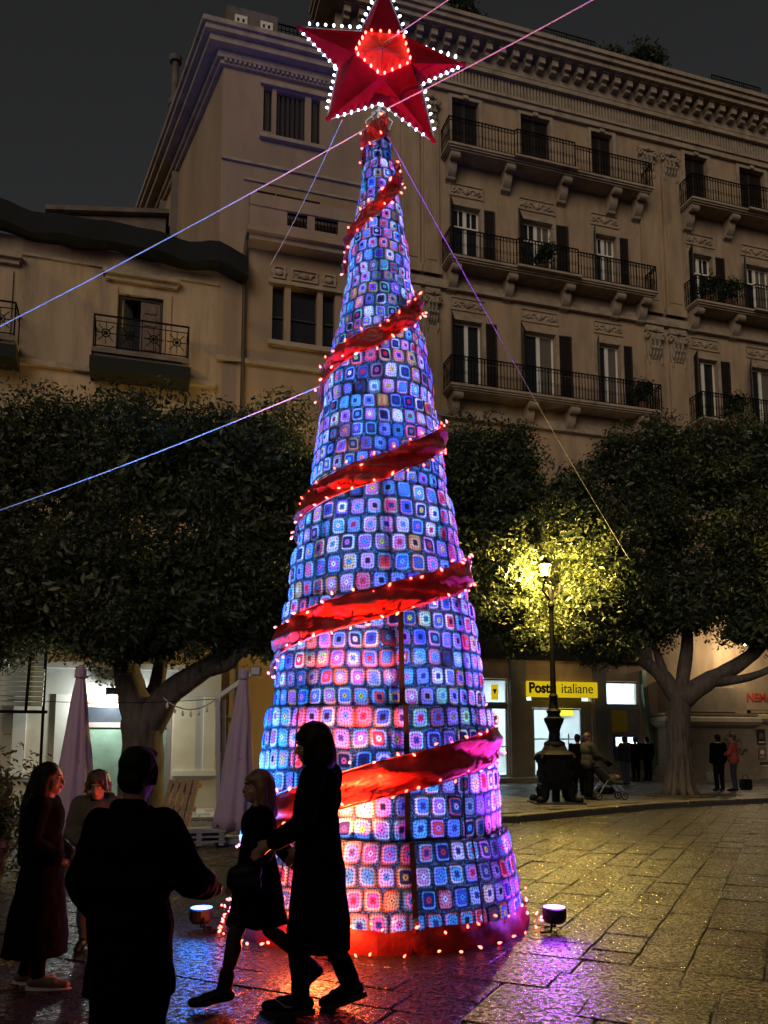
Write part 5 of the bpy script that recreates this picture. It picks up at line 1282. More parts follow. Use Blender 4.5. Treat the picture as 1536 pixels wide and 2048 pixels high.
fx = thing('awning_frame', 'pale steel post with slanting arm beside the parasol', 'frame', (-2.80, 14.3, 0))
MB().bar((0,0,0.0),(-0.08,0,2.42),0.075).build('post', steel, fx); MB().bar((0.07,0.05,0.0),(0.02,0.05,2.35),0.05).build('brace_post', mat('dark_steel', (0.12,0.1,0.11), 0.5, metal=0.4), fx)
MB().bar((-0.1,0,2.38),(0.62,-0.1,2.86),0.09,0.07).build('arm', mat('white_metal', (0.6,0.6,0.62)), fx); MB().bbox(0.5,0.68,-0.18,-0.02,2.76,2.92,0.02).build('bracket', steel, fx)
# sagging festoon of little lamps between the trunk and the post
fs = thing('festoon_lights', 'sagging string of small cafe bulbs left of the awning post', 'string lights', (-3.9, 14.4, 0))
P = [Vector((0.0,0.2,2.40)).lerp(Vector((1.05,-0.08,2.42)), q/14)+Vector((0,0,-0.22*4*(q/14)*(1-q/14))) for q in range(15)]
MB().tube(P, 0.012, 5).build('cable', mat('pale_cable', (0.5,0.5,0.48), 0.6), fs)
fb = MB().lathe([(0.003,0.07),(0.014,0.06),(0.016,0.04),(0.026,0.0),(0.018,-0.03),(0.002,-0.04)], 8).mesh('bulb', mat('glass_bulb', (0.7,0.7,0.66), 0.2, var=0.05), smooth=True)
for q in range(1, 14, 2): obj('bulb', fb, fs, loc=P[q]+Vector((0,0,-0.09)))
# long thin cord across the terrace
co = MB().tube([Vector((-6.2,13.6,2.32)).lerp(Vector((-2.9,14.2,2.36)), q/10)+Vector((0,0,-0.06*4*(q/10)*(1-q/10))) for q in range(11)], 0.006, 4).build('terrace_cord', iron)
tag(co, 'thin dark cord stretched before the trunk and cafe lamp', 'cord')
# leaning pallet and boards
wood2 = mat('raw_wood', (0.34,0.22,0.12), 0.75, var=0.35, scale=4, stretch=(1,1,6))
pa = thing('wooden_pallet', 'wooden slatted pallet leaning at the foot of the left tree', 'pallet', (-3.50, 13.75, 0.0)); pa.rotation_euler = (0, R(20), R(66))
for k in range(5): MB().box(-0.02,0.02,-0.30+k*0.13,-0.21+k*0.13,0.02,1.05).build('slat', wood2, pa)
for z in (0.1, 0.55, 0.95): MB().box(0.021,0.10,-0.30,0.32,z,z+0.07).build('rail', wood2, pa)
random.seed(9)
ps = thing('pallet_stack', 'low grey stack of boards on the ground by the parasol', 'pallet stack', (-2.98, 13.35, 0.0), R(14))
pale_w = mat('grey_board', (0.30,0.29,0.29), 0.8, var=0.25, scale=4, stretch=(1,6,1))
for lv in range(3):
    for k in range(4): MB().bbox(-0.45,0.45,-0.36+k*0.19,-0.20+k*0.19,0.07+lv*0.075,0.10+lv*0.075,0.006).build('board', pale_w, ps)
    for k in (-0.4,0,0.34): MB().box(k,k+0.08,-0.36,0.38,0.03+lv*0.075,0.069+lv*0.075).build('bearer', pale_w, ps)
lg = MB().bbox(-0.28,0.28,-0.10,0.10,0,0.12,0.02).build('timber_block', wood2, loc=(-3.28,13.3,0.0), rot=(0,0,R(25))); tag(lg, 'rough timber block lying by the leaning pallet', 'timber')
# potted shrub at the left edge
sp = thing('potted_shrub', 'dark potted shrub at the left edge behind the long-haired woman', 'plant', (-4.55, 9.6, 0))
MB().lathe([(0.20,0.0),(0.27,0.42),(0.31,0.44),(0.31,0.52),(0.26,0.5)], 18).build('pot', mat('dark_pot', (0.06,0.035,0.04), 0.6, var=0.2), sp)
leaf_cloud('foliage', [(0,0,0.95,0.36,0.36,0.34),(-0.15,0,0.7,0.3,0.3,0.25),(0.12,0,0.72,0.3,0.3,0.22)], 2600, 0.04, sp, 31); MB().tube([(0,0,0.45),(0.02,0,0.9)], 0.03, 6).build('stem', bark, sp)
# ================================================================ PEOPLE
from mathutils import noise as mnoise
def fuse(name, prims, voxel, m, parent=None, smooth=6, fac=0.5, amp=0.0, freq=(8,8,3.5)):
    """one continuous surface from overlapping closed pieces"""
    mb = MB()
    for p in prims:
        k = p[0]
        if k == 'cap': mb.cap(*p[1:])
        elif k == 'ell':
            M = None
            if len(p) > 3: M = p[3]
            mb.ball(p[1], p[2], 16, 10, M)
        elif k == 'loft':      # [(centre, rx, ry)] horizontal ellipses
            rings = []
            for c, rx, ry in p[1]: rings.append([(c[0]+rx*math.cos(a*math.pi/12), c[1]+ry*math.sin(a*math.pi/12), c[2]) for a in range(24)])
            mb.loft(rings)
    me = mb.mesh(name+'_src'); o = bpy.data.objects.new('src', me); COL.objects.link(o)
    r_ = o.modifiers.new('r', 'REMESH'); r_.mode = 'VOXEL'; r_.voxel_size = voxel; r_.use_smooth_shade = True
    s_ = o.modifiers.new('s', 'SMOOTH'); s_.factor = fac; s_.iterations = smooth
    bpy.context.view_layer.update()
    out = bpy.data.meshes.new_from_object(o.evaluated_get(bpy.context.evaluated_depsgraph_get()))
    bpy.data.objects.remove(o); bpy.data.meshes.remove(me)
    if amp:
        nv = len(out.vertices); co = np.empty(nv*3, np.float32); no = np.empty(nv*3, np.float32)
        out.vertices.foreach_get('co', co); out.vertices.foreach_get('normal', no); co = co.reshape(-1,3); no = no.reshape(-1,3)
        d_ = np.array([mnoise.noise(Vector((x*freq[0], y*freq[1], z*freq[2])))+0.5*mnoise.noise(Vector((x*freq[0]*2.3+5, y*freq[1]*2.3, z*freq[2]*2.6))) for x, y, z in co])
        co = co+no*(d_*amp)[:,None]; out.vertices.foreach_set('co', co.astype(np.float32).ravel()); out.update()
    out.name = name; out.materials.clear(); out.materials.append(m); out.polygons.foreach_set('use_smooth', [True]*len(out.polygons))
    return obj(name, out, parent)
skin = mat('skin', (0.36,0.20,0.14), 0.5, var=0.12, scale=14)
lip_m = mat('lips', (0.32,0.09,0.08), 0.45, var=0.1); eye_m = mat('eye_dark', (0.02,0.012,0.01), 0.2, var=0.1); eyew = mat('eye_white', (0.6,0.58,0.55), 0.3, var=0.05)
hair_dark = mat('hair_dark', (0.007,0.005,0.004), 0.5, spec=0.15, var=0.5, scale=9, stretch=(14,14,0.7), bump=0.5, bscale=60)
hair_brown = mat('hair_brown', (0.055,0.026,0.014), 0.45, var=0.5, scale=9, stretch=(12,12,0.7), bump=0.5, bscale=60)
hair_fair = mat('hair_fair', (0.16,0.085,0.04), 0.42, var=0.45, scale=9, stretch=(14,14,0.7), bump=0.5, bscale=60)
black_wool = mat('black_wool', (0.004,0.004,0.0045), 0.95, var=0.35, scale=12, bump=0.3, bscale=90, spec=0.03)
black_cloth = mat('black_cloth', (0.004,0.004,0.0045), 0.9, var=0.35, scale=8, bump=0.35, bscale=25, spec=0.04)
dark_brown = mat('dark_brown_wool', (0.006,0.0045,0.0045), 0.95, var=0.3, scale=9, bump=0.3, bscale=70, spec=0.03)
tights = mat('dark_tights', (0.035,0.020,0.018), 0.5, var=0.15, scale=9)
leather = mat('black_leather', (0.005,0.005,0.006), 0.5, var=0.3, scale=12, spec=0.2)
white_sole = mat('white_sole', (0.6,0.57,0.55), 0.6, var=0.1)
khaki = mat('khaki_jacket', (0.11,0.085,0.065), 0.85, var=0.25, scale=10, bump=0.4, bscale=40)
denim = mat('denim', (0.05,0.065,0.10), 0.85, var=0.25, scale=10)
red_j = mat('red_jacket', (0.28,0.045,0.025), 0.8, var=0.2, scale=8)
grey_j = mat('grey_jacket', (0.016,0.015,0.014), 0.85, var=0.2, scale=8)
BASE = dict(head=(0.02,0,1.585), neck=(0.0,0,1.44), chest=(0,0,1.27), waist=(0,0,1.06), pelvis=(0,0,0.94),
 shL=(-0.01,0.175,1.385), elL=(-0.02,0.215,1.11), wrL=(0.05,0.215,0.87), shR=(-0.01,-0.175,1.385), elR=(-0.02,-0.215,1.11), wrR=(0.05,-0.215,0.87),
 hipL=(0,0.085,0.92), knL=(0.02,0.09,0.5), anL=(-0.02,0.09,0.085), toL=(0.15,0.10,0.03), hipR=(0,-0.085,0.92), knR=(0.02,-0.09,0.5), anR=(-0.02,-0.09,0.085), toR=(0.15,-0.10,0.03))
def yawm(deg, pitch=0): return (Matrix.Rotation(R(deg),3,'Z') @ Matrix.Rotation(R(pitch),3,'Y'))
class Fig:
    """x forward, y to the person's left, z up; metres for a 1.70 m figure"""
    def __init__(s, label, loc, facing, h=1.7, pose=None, yaw=0, nod=0, voxel=0.011, name='person', female=True, group=None):
        s.j = {k: Vector(v) for k, v in BASE.items()}
        for k, v in (pose or {}).items(): s.j[k] = Vector(v)
        s.root = thing(name, label, 'person', loc, R(facing), group); s.root.scale = (h/1.7,)*3
        s.vx = voxel; s.H = yawm(yaw, nod); s.f = female; s.body = None
    def hd(s, x, y, z): return s.j['head']+s.H @ Vector((x,y,z))
    def build_body(s, face=True, hands=True, m=skin):
        j = s.j; P = []
        hc = j['head']; H = s.H
        P.append(('ell', s.hd(-0.012,0,0.03), (0.098,0.077,0.092), H)); P.append(('ell', s.hd(0.022,0,-0.035), (0.066,0.062,0.082), H)); P.append(('ell', s.hd(0.052,0,-0.095), (0.034,0.034,0.026), H))
        P.append(('cap', s.hd(0.086,0,0.008), 0.011, s.hd(0.108,0,-0.034), 0.015)); P.append(('ell', s.hd(0.082,0,-0.068), (0.016,0.026,0.012), H)); P.append(('ell', s.hd(0.074,0,0.028), (0.02,0.052,0.014), H))
        for q in (-1,1): P.append(('ell', s.hd(-0.008,q*0.079,-0.012), (0.024,0.011,0.034), H)); P.append(('ell', s.hd(0.052,q*0.038,-0.035), (0.026,0.024,0.026), H))
        P.append(('cap', s.hd(-0.02,0,-0.06), 0.054, j['neck']+Vector((0,0,-0.02)), 0.056))
        P.append(('cap', j['neck']+Vector((0,0,-0.05)), 0.06, j['chest'], 0.12)); P.append(('ell', j['chest'], (0.105,0.15,0.16))); P.append(('ell', j['waist'], (0.09,0.125,0.15))); P.append(('ell', j['pelvis'], (0.105,0.15,0.13)))
        for q in 'LR':
            P.append(('cap', j['neck']+Vector((0,0,-0.06)), 0.05, j['sh'+q], 0.052)); P.append(('cap', j['sh'+q], 0.052, j['el'+q], 0.040)); P.append(('cap', j['el'+q], 0.040, j['wr'+q], 0.027))
            P.append(('cap', j['hip'+q], 0.088, j['kn'+q], 0.056)); P.append(('cap', j['kn'+q], 0.054, j['an'+q], 0.036))
            d = (j['an'+q]-j['kn'+q]); back = Vector((-0.018,0,0)); P.append(('cap', j['kn'+q]+d*0.2+back, 0.052, j['kn'+q]+d*0.5+back*0.6, 0.044))
            P.append(('cap', j['an'+q]+Vector((-0.02,0,-0.03)), 0.034, j['to'+q], 0.028))
            w = j['wr'+q]; dr = (w-j['el'+q]).normalized(); sd = dr.cross(Vector((1,0,0.2))).normalized(); pn = sd.cross(dr).normalized()
            if hands:
                P.append(('cap', w, 0.027, w+dr*0.075, 0.03)); ac = Vector((0,0,0))
                for i, (o, l) in enumerate(((-0.027,0.075),(-0.009,0.085),(0.009,0.08),(0.027,0.062))):
                    a = w+dr*0.085+pn*o; c = a+dr*l*0.55+sd*0.012*(1 if q == 'L' else -1)*-1; P.append(('cap', a, 0.0095, c, 0.009)); P.append(('cap', c, 0.009, c+dr*l*0.4+sd*0.02*(-1 if q == 'L' else 1), 0.0075))
                P.append(('cap', w+dr*0.03+pn*0.028, 0.013, w+dr*0.085+pn*0.055, 0.009))
            else: P.append(('cap', w, 0.027, w+dr*0.13, 0.028))
        s.body = fuse('body', P, s.vx, m, s.root, 4)
        if face:
            for q in (-1,1):
                e = MB(); e.ball((0,0,0), (0.010,0.014,0.010), 10, 6, H); e.build('eye', eyew, s.root, smooth=True, loc=s.hd(0.078,q*0.032,0.0))
                e = MB(); e.ball((0,0,0), (0.005,0.0065,0.0065), 8, 6, H); e.build('iris', eye_m, s.root, smooth=True, loc=s.hd(0.0862,q*0.032,0.0))
                e = MB(); e.tube([s.hd(0.088,q*0.014,0.024)-s.hd(0,0,0), s.hd(0.090,q*0.032,0.031)-s.hd(0,0,0), s.hd(0.078,q*0.052,0.025)-s.hd(0,0,0)], 0.005, 6); e.build('eyebrow', hair_dark, s.root, loc=s.hd(0,0,0))
            e = MB(); e.ball((0,0,0), (0.010,0.023,0.009), 12, 6, H); e.build('lips', lip_m, s.root, smooth=True, loc=s.hd(0.0925,0,-0.066))
        return s
    def wear(s, name, prims, m, vx=None, sm=8):
        hair = name == 'hair'; am = 0.0 if name in ('shoe','tights') else (0.006 if hair else 0.014)
        return fuse(name, prims, vx or s.vx*1.1, m, s.root, sm, amp=am if s.vx < 0.015 else am*0.7, freq=(34,34,5) if hair else (7,7,4.5))
    def sleeves(s, r0=0.075, r1=0.062, r2=0.05, upto=0.96):
        P = []; j = s.j
        for q in 'LR':
            P.append(('cap', j['neck']+Vector((0,0,-0.075)), 0.062, j['sh'+q], r0)); P.append(('cap', j['sh'+q], r0, j['el'+q], r1)); P.append(('cap', j['el'+q], r1, j['el'+q].lerp(j['wr'+q], upto), r2))
        return P
    def torso(s, dx=0.13, dy=0.185, collar=0.07):
        j = s.j; P = [('cap', j['neck']+Vector((-0.01,0,-0.06)), collar+0.012, j['chest'], 0.13)]
        P += [('ell', j['chest'], (dx,dy,0.19)), ('ell', j['waist'], (dx*0.95,dy*0.92,0.19)), ('ell', j['pelvis'], (dx*1.05,dy,0.17))]; return P
    def skirt(s, hem, rx, ry, shift=(0,0), n=5):
        j = s.j; top = j['waist']; L_ = []
        for k in range(n+1):
            q = k/n; z = top.z+0.08-(top.z+0.08-hem)*q
            L_.append(((top.x+shift[0]*q, top.y+shift[1]*q, z), 0.11+(rx-0.11)*q**0.8, 0.16+(ry-0.16)*q**0.8))
        return [('loft', L_[::-1])]
    def trousers(s, m, r0=0.105, r1=0.078, r2=0.066, end=0.97):
        j = s.j; P = [('ell', j['pelvis'], (0.125,0.165,0.14))]
        for q in 'LR':
            P += [('cap', j['hip'+q], r0, j['kn'+q], r1), ('cap', j['kn'+q], r1, j['kn'+q].lerp(j['an'+q], end), r2)]
        return s.wear('trousers', P, m)
    def shoes(s, m, r_=0.045, boot=0.0, sole=None):
        j = s.j
        for q in 'LR':
            a, t_ = j['an'+q], j['to'+q]; d = (t_-a); heel = a+Vector((-0.035,0,0))-Vector((0,0,0.045)); fw = Vector((d.x,d.y,0)).normalized() if Vector((d.x,d.y,0)).length > 1e-3 else Vector((1,0,0))
            heel = a-fw*0.045+Vector((0,0,-0.042)); hv = (t_-heel)
            P = [('cap', heel+Vector((0,0,0.012)), r_*0.85, heel+hv*0.75+Vector((0,0,0.012)), r_), ('cap', heel+hv*0.7, r_*0.98, t_+hv.normalized()*0.035, r_*0.72), ('cap', a+Vector((0,0,-0.02)), r_*1.05, heel+hv*0.5+Vector((0,0,0.02)), r_)]
            if boot: P.append(('cap', a, r_*1.12, a.lerp(j['kn'+q], boot), r_*1.2))
            sh = s.wear('shoe', P, m, s.vx*0.8, 4)
            if sole is not None:
                up = Vector((0,0,1)); x = hv.normalized(); y = up.cross(x).normalized(); nrm = x.cross(y)
                ring = []
                for k in range(20):
                    an = 2*math.pi*k/20; ring.append((math.cos(an), math.sin(an)))
                c = heel+hv*0.5+x*0.02; hl = hv.length/2+0.062; mk = MB()
                mk.loft([[c+x*hl*u+y*(0.047+0.006*u)*v+nrm*-0.052 for u, v in ring], [c+x*hl*1.02*u+y*(0.049+0.006*u)*v+nrm*-0.022 for u, v in ring]])
                mk.build('sole', sole, sh)
        return s
# ---- woman with very long hair, far left, in profile facing right
f = Fig('woman in long black coat with waist-length dark hair, facing right at the left edge', (-2.30, 5.72, 0), 8, 1.43*1.02,
  dict(elR=(-0.06,-0.22,1.12), wrR=(0.12,-0.17,0.98), elL=(-0.04,0.22,1.12), wrL=(0.14,0.15,0.98), anR=(0.02,-0.09,0.085), toR=(0.19,-0.09,0.03), anL=(-0.12,0.08,0.085), toL=(0.05,0.09,0.03), knL=(-0.04,0.09,0.5)), yaw=-6)
f.build_body()
f.wear('coat', f.torso(0.15,0.2)+f.sleeves(0.085,0.075,0.066)+f.skirt(0.24,0.25,0.24,(-0.04,0),6), black_wool)
f.trousers(black_cloth, 0.1, 0.07, 0.06); f.shoes(mat('beige_shoe', (0.12,0.08,0.07), 0.6, var=0.2), sole=white_sole)
f.wear('hair', [('ell', f.hd(-0.028,0,0.045), (0.102,0.096,0.095), f.H), ('cap', f.hd(-0.075,0,0.02), 0.085, f.hd(-0.13,0,-0.24), 0.10), ('cap', f.hd(-0.12,0.03,-0.2), 0.085, f.hd(-0.16,0.02,-0.55), 0.075), ('cap', f.hd(-0.12,-0.05,-0.2), 0.085, f.hd(-0.15,-0.06,-0.62), 0.06), ('cap', f.hd(-0.01,-0.08,0.02), 0.04, f.hd(-0.045,-0.10,-0.28), 0.05), ('cap', f.hd(-0.01,0.08,0.02), 0.04, f.hd(-0.045,0.10,-0.28), 0.05)], hair_dark, sm=6)
# ---- person with fluffy hair behind, facing the camera
f = Fig('person with fluffy dark hair and khaki hooded jacket, looking down between two others', (-2.30, 6.75, 0), -85, 1.36,
  dict(elR=(0.03,-0.24,1.12), wrR=(0.22,-0.10,1.05), elL=(0.03,0.24,1.12), wrL=(0.22,0.10,1.03), head=(0.05,0,1.575)), yaw=0, nod=14)
f.build_body()
f.wear('jacket', f.torso(0.165,0.22,0.085)+f.sleeves(0.095,0.085,0.07)+f.skirt(0.72,0.18,0.22), khaki)
f.wear('hood', [('cap', f.hd(-0.06,0.10,-0.16), 0.05, f.hd(0.05,0.12,-0.24), 0.05), ('cap', f.hd(-0.06,-0.10,-0.16), 0.05, f.hd(0.05,-0.12,-0.24), 0.05), ('cap', f.hd(-0.1,0.10,-0.15), 0.06, f.hd(-0.1,-0.10,-0.15), 0.06)], mat('hood_lining', (0.10,0.075,0.085), 0.9, var=0.2))
f.wear('scarf', [('cap', f.hd(0.02,-0.03,-0.17), 0.06, f.hd(0.06,0.04,-0.3), 0.07)], black_cloth)
f.trousers(denim); f.shoes(leather)
rg = random.Random(4); tuft = [('ell', f.hd(-0.03,0,0.06), (0.115,0.115,0.105), f.H)]
for k in range(46):
    a = rg.uniform(0.75, 5.55); el = rg.uniform(-0.5, 1.2); d = Vector((math.cos(a)*math.cos(el), math.sin(a)*math.cos(el), math.sin(el))); c = Vector((-0.02,0,0.03))
    if k < 12: d = Vector((0.72, rg.uniform(-0.75,0.75), rg.uniform(0.55,0.95))).normalized()
    tuft.append(('cap', f.hd(*(c+d*0.09)), 0.032, f.hd(*(c+d*0.125+Vector((0,0,-0.035)))), 0.018))
f.wear('hair', tuft, hair_brown, 0.008, 2)
# ---- man close to the camera, seen from behind
f = Fig('man in bulky black jacket seen from behind, nearest to the camera, elbow out', (-1.09, 3.66, 0), 74, 1.56,
  dict(shL=(-0.01,0.17,1.36), shR=(-0.01,-0.17,1.36), elR=(0.05,-0.29,1.11), wrR=(0.27,-0.25,1.05), elL=(-0.02,0.25,1.10), wrL=(0.10,0.22,0.90), hipL=(0,0.1,0.92), hipR=(0,-0.1,0.92), head=(0.03,0,1.595), toL=(0.14,0.13,0.03), toR=(0.14,-0.13,0.03)), yaw=6, nod=4, female=False)
f.build_body()
f.wear('jacket', f.torso(0.165,0.205,0.075)+f.sleeves(0.086,0.086,0.07)+f.skirt(0.60,0.19,0.22)+[('cap', (-0.02,0.07,1.10), 0.15, (-0.02,-0.07,1.10), 0.15)], black_cloth)
f.wear('collar', [('cap', f.j['neck']+Vector((-0.05,0.05,0.0)), 0.05, f.j['neck']+Vector((-0.05,-0.05,0.0)), 0.05), ('cap', f.j['neck']+Vector((0.03,0.06,-0.02)), 0.04, f.j['neck']+Vector((0.03,-0.06,-0.02)), 0.04)], black_cloth)
f.trousers(black_cloth, 0.125, 0.1, 0.085); f.shoes(leather)
f.wear('hair', [('ell', f.hd(-0.022,0,0.048), (0.103,0.089,0.09), f.H), ('ell', f.hd(-0.055,0,-0.02), (0.062,0.078,0.075), f.H), ('ell', f.hd(0.03,0,0.10), (0.075,0.072,0.032), f.H), ('cap', f.hd(0.0,0.078,0.02), 0.022, f.hd(-0.012,0.082,-0.04), 0.02), ('cap', f.hd(0.0,-0.078,0.02), 0.022, f.hd(-0.012,-0.082,-0.04), 0.02)], hair_dark, sm=4)
# ---- shorter walking woman
f = Fig('shorter woman with shoulder-length fair hair and short black coat, striding left', (-0.80, 5.38, 0), 193, 1.42,
  dict(hipL=(0.02,0.08,0.9), knL=(0.17,0.07,0.50), anL=(0.24,0.07,0.11), toL=(0.43,0.07,0.05), hipR=(-0.02,-0.08,0.9), knR=(-0.10,-0.09,0.50), anR=(-0.44,-0.10,0.20), toR=(-0.34,-0.10,0.06),
       elL=(-0.02,0.24,1.12), wrL=(0.14,0.20,0.95), elR=(-0.14,-0.20,1.14), wrR=(-0.30,-0.16,0.98), pelvis=(0,0,0.94)), yaw=8)
f.build_body(m=skin)
f.wear('tights', sum([[('cap', f.j['hip'+q], 0.094, f.j['kn'+q], 0.061), ('cap', f.j['kn'+q], 0.06, f.j['an'+q], 0.042), ('cap', f.j['kn'+q].lerp(f.j['an'+q],0.2)+Vector((-0.018,0,0)), 0.058, f.j['kn'+q].lerp(f.j['an'+q],0.5)+Vector((-0.01,0,0)), 0.05)] for q in 'LR'], []), tights)
f.wear('coat', f.torso(0.14,0.185)+f.sleeves(0.08,0.072,0.062)+f.skirt(0.56,0.235,0.20,(0.0,0),6), black_wool)
f.shoes(leather, 0.05, boot=0.32)
f.wear('hair', [('ell', f.hd(-0.026,0,0.045), (0.103,0.094,0.094), f.H), ('cap', f.hd(-0.06,0,0.02), 0.085, f.hd(-0.085,0,-0.19), 0.085), ('cap', f.hd(-0.02,0.075,0.0), 0.042, f.hd(-0.035,0.085,-0.2), 0.05), ('cap', f.hd(-0.02,-0.075,0.0), 0.042, f.hd(-0.035,-0.085,-0.2), 0.05), ('cap', f.hd(0.06,0.045,0.055), 0.026, f.hd(0.06,-0.045,0.055), 0.026)], hair_fair, sm=4)
f.wear('handbag', [('cap', (0.18,0.26,0.92), 0.07, (0.06,0.27,0.90), 0.075), ('cap', (0.19,0.26,0.98), 0.06, (0.05,0.27,0.99), 0.06)], leather); 
st = MB(); st.tube([(0.05,0.27,1.0),(-0.02,0.2,1.3),(0.0,0.14,1.46),(0.12,0.16,1.3),(0.17,0.26,1.0)], 0.009, 6); st.build('bag_strap', leather, f.root)
# ---- tall walking woman
f = Fig('tall woman with chin-length bob in long dark coat, arm in arm before the tree', (-0.40, 5.18, 0), 166, 1.72,
  dict(hipL=(0.02,0.08,0.92), knL=(0.10,0.07,0.50), anL=(0.08,0.07,0.10), toL=(0.26,0.07,0.04), hipR=(-0.02,-0.08,0.92), knR=(-0.02,-0.08,0.52), anR=(-0.18,-0.09,0.16), toR=(-0.04,-0.09,0.045),
       elL=(0.03,0.225,1.12), wrL=(0.22,0.19,1.0), elR=(0.02,-0.22,1.10), wrR=(0.18,-0.20,0.93), head=(0.05,0,1.575)), yaw=12, nod=10)
f.build_body()
f.wear('coat', f.torso(0.132,0.175)+f.sleeves(0.076,0.068,0.058)+f.skirt(0.36,0.185,0.185,(-0.02,0),6), dark_brown)
f.trousers(black_cloth, 0.1, 0.072, 0.06)
f.shoes(leather, 0.047, sole=mat('dark_sole', (0.03,0.03,0.03), 0.7))
sw = MB(); a = f.j['anL']     # pale swoosh mark on the near shoe
for s_ in (1,):
    pts = [(0.0,0.0),(0.018,-0.012),(0.05,-0.008),(0.11,0.03)]; q0 = a+Vector((0.03,0.0515,-0.035))
    sw.tube([q0+Vector((x,0,z)) for x, z in pts], [0.003,0.008,0.006,0.001], 6)
sw.build('swoosh_mark', mat('grey_mark', (0.35,0.33,0.33), 0.6), f.root)
f.wear('hair', [('ell', f.hd(-0.022,0,0.045), (0.110,0.104,0.098), f.H), ('cap', f.hd(-0.04,0,0.02), 0.100, f.hd(-0.045,0,-0.085), 0.098), ('cap', f.hd(0.0,0.075,0.02), 0.045, f.hd(0.035,0.082,-0.10), 0.036), ('cap', f.hd(0.0,-0.075,0.02), 0.045, f.hd(0.035,-0.082,-0.10), 0.036), ('cap', f.hd(0.065,0.05,0.06), 0.026, f.hd(0.065,-0.05,0.06), 0.026)], hair_dark, sm=4)

# ---- people far off on the pavement
def bystander(label, px, py, zf, facing, h, top, legs, hair, pose=None, nod=0, shoe=leather, long=False, grp='people on the far pavement'):
    p = gnd(px, py, zf)
    f = Fig(label, (p.x, p.y, zf), facing, h, pose, 0, nod, 0.02, group=grp)
    f.build_body(face=False, hands=False)
    f.wear('jacket', f.torso(0.16,0.215)+f.sleeves(0.088,0.078,0.064)+(f.skirt(0.5,0.2,0.2) if long else [('cap', (0,0.07,0.88), 0.13, (0,-0.07,0.88), 0.13)]), top, 0.02, 5)
    f.trousers(legs); f.shoes(shoe, 0.048)
    f.wear('hair', [('ell', f.hd(-0.022,0,0.048), (0.106,0.093,0.093), f.H), ('ell', f.hd(-0.055,0,-0.02), (0.06,0.08,0.08), f.H)], hair, 0.016, 3)
    return f
bystander('person in dark coat standing beside the lamp base, by the stroller', 1158, 1590, 0.13, 70, 1.72, black_wool, black_cloth, hair_dark, long=True)
bystander('person in grey jacket pushing the stroller', 1178, 1600, 0.13, 20, 1.74, grey_j, black_cloth, hair_brown, dict(elL=(0.12,0.22,1.14), wrL=(0.34,0.17,1.04), elR=(0.12,-0.22,1.14), wrR=(0.34,-0.17,1.04)))
bystander('person in jeans reaching to the cash machine', 1252, 1570, 0.13, 118, 1.74, grey_j, denim, hair_brown, dict(elL=(0.12,0.22,1.14), wrL=(0.32,0.18,1.12), elR=(0.1,-0.22,1.14), wrR=(0.3,-0.17,1.08)))
bystander('person in black waiting in the middle at the cash machine', 1273, 1563, 0.13, 95, 1.72, black_wool, black_cloth, hair_dark)
bystander('person in black waiting last at the cash machine', 1297, 1562, 0.13, 100, 1.72, black_cloth, black_cloth, hair_dark)
bystander('person in black jacket with back turned, beside the red jacket', 1440, 1582, 0.13, 95, 1.74, black_cloth, black_cloth, hair_dark)
bystander('person in red jacket talking near the cinema posters', 1470, 1582, 0.13, 150, 1.76, red_j, mat('dark_jeans', (0.02,0.02,0.025), 0.85, var=0.2), hair_brown, dict(elL=(0.1,0.23,1.12), wrL=(0.28,0.14,1.08)))
p = gnd(1492, 1579, 0.13); bg_ = thing('shopping_bag', 'black bag on the pavement beside the red-jacketed person', 'bag', tuple(p), R(10))
MB().bbox(-0.2,0.2,-0.1,0.1,0,0.34,0.04).build('bag_body', leather, bg_); MB().tube([(-0.1,0,0.33),(-0.06,0,0.46),(0.06,0,0.46),(0.1,0,0.33)], 0.012, 6).build('handle', leather, bg_)
p = gnd(1423, 1568, 0.13); bg_ = thing('shopping_bag', 'pale carrier bag on the pavement behind the black-jacketed person', 'bag', tuple(p), R(20))
b4 = MB(); b4.loft([[(0.18*s_*math.cos(a)*(1+0.1*math.sin(3*a)), 0.12*s_*math.sin(a), z) for a in [q*math.pi/8 for q in range(16)]] for s_, z in ((0.9,0),(1.05,0.12),(1.0,0.3),(0.75,0.42))]); b4.build('bag_body', mat('pale_bag', (0.35,0.34,0.28), 0.5, var=0.2), bg_, smooth=True)
for s_ in (-1,1): MB().tube([(s_*0.03-0.06,s_*0.05,0.41),(-0.02,s_*0.05,0.55),(0.05,s_*0.05,0.41)], 0.01, 5).build('handle', mat('yellow_handle', (0.5,0.4,0.06), 0.5), bg_)
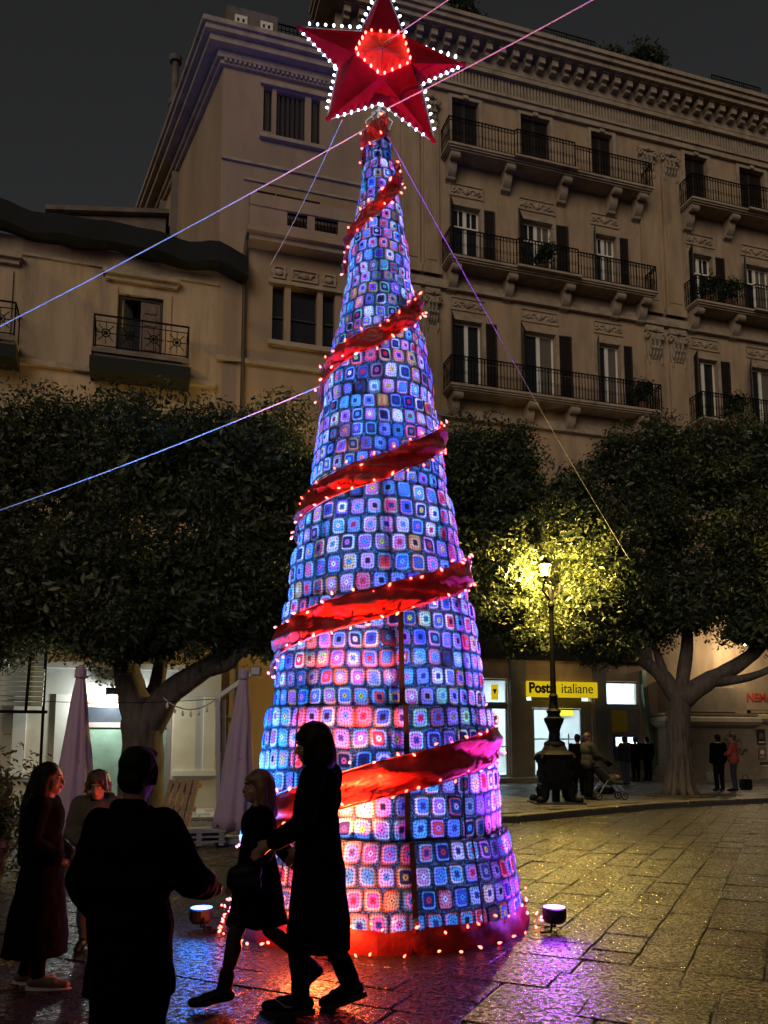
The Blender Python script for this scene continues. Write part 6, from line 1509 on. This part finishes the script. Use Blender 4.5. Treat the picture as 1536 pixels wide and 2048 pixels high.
# ---- stroller
p = gnd(1213, 1600, 0.13); stv = thing('stroller', 'dark folding stroller with hood facing right on the pavement', 'stroller', (p.x, p.y, 0.13), R(10))
whm = MB()
wheel = MB(); wheel.tube([(0.085*math.cos(q*math.pi/9),0,0.085*math.sin(q*math.pi/9)) for q in range(18)], 0.022, 6, closed=True); wheel.lathe([(0.01,-0.02),(0.03,-0.02),(0.03,0.02),(0.01,0.02)], 8)
rub = mat('rubber', (0.015,0.015,0.015), 0.8, var=0.2); wme = wheel.mesh('wheel', rub)
for x, y in ((0.42,0.2),(0.42,-0.2),(-0.32,0.24),(-0.32,-0.24)): obj('wheel', wme, stv, loc=(x,y,0.108))
frm = mat('stroller_frame', (0.10,0.10,0.105), 0.35, metal=0.7)
for s_ in (-1,1):
    MB().tube([(0.42,s_*0.17,0.12),(0.1,s_*0.2,0.5),(-0.3,s_*0.21,0.92),(-0.46,s_*0.2,1.05)], 0.014, 6).build('frame_tube', frm, stv); MB().tube([(-0.32,s_*0.21,0.12),(-0.05,s_*0.2,0.5),(0.18,s_*0.2,0.62)], 0.014, 6).build('frame_tube', frm, stv)
MB().tube([(-0.46,-0.2,1.05),(-0.5,0,1.07),(-0.46,0.2,1.05)], 0.018, 6).build('handlebar', rub, stv)
fuse('seat', [('cap', (-0.2,0.1,0.78), 0.1, (0.06,0.1,0.48), 0.1), ('cap', (-0.2,-0.1,0.78), 0.1, (0.06,-0.1,0.48), 0.1), ('cap', (0.06,0.1,0.48), 0.08, (0.4,0.08,0.44), 0.06), ('cap', (0.06,-0.1,0.48), 0.08, (0.4,-0.08,0.44), 0.06)], 0.02, grey_j, stv)
cn = MB(); rows = []
for k in range(7):
    a = R(20+22*k); rows.append([(-0.16+0.36*math.cos(a), y, 0.80+0.30*math.sin(a)-0.06*(y/0.2)**2) for y in (-0.21,-0.12,0,0.12,0.21)])
for k in range(6):
    for q in range(4): cn.quad(rows[k][q], rows[k+1][q], rows[k+1][q+1], rows[k][q+1])
cn.build('hood', black_cloth, stv, smooth=True)
MB().bbox(-0.2,0.2,-0.15,0.15,0.16,0.32,0.05).build('basket', black_cloth, stv)
MB().ball((0.2,0,0.58),(0.2,0.1,0.09),10,6).build('blanket', mat('blanket', (0.22,0.15,0.1), 0.9, var=0.3), stv, smooth=True)
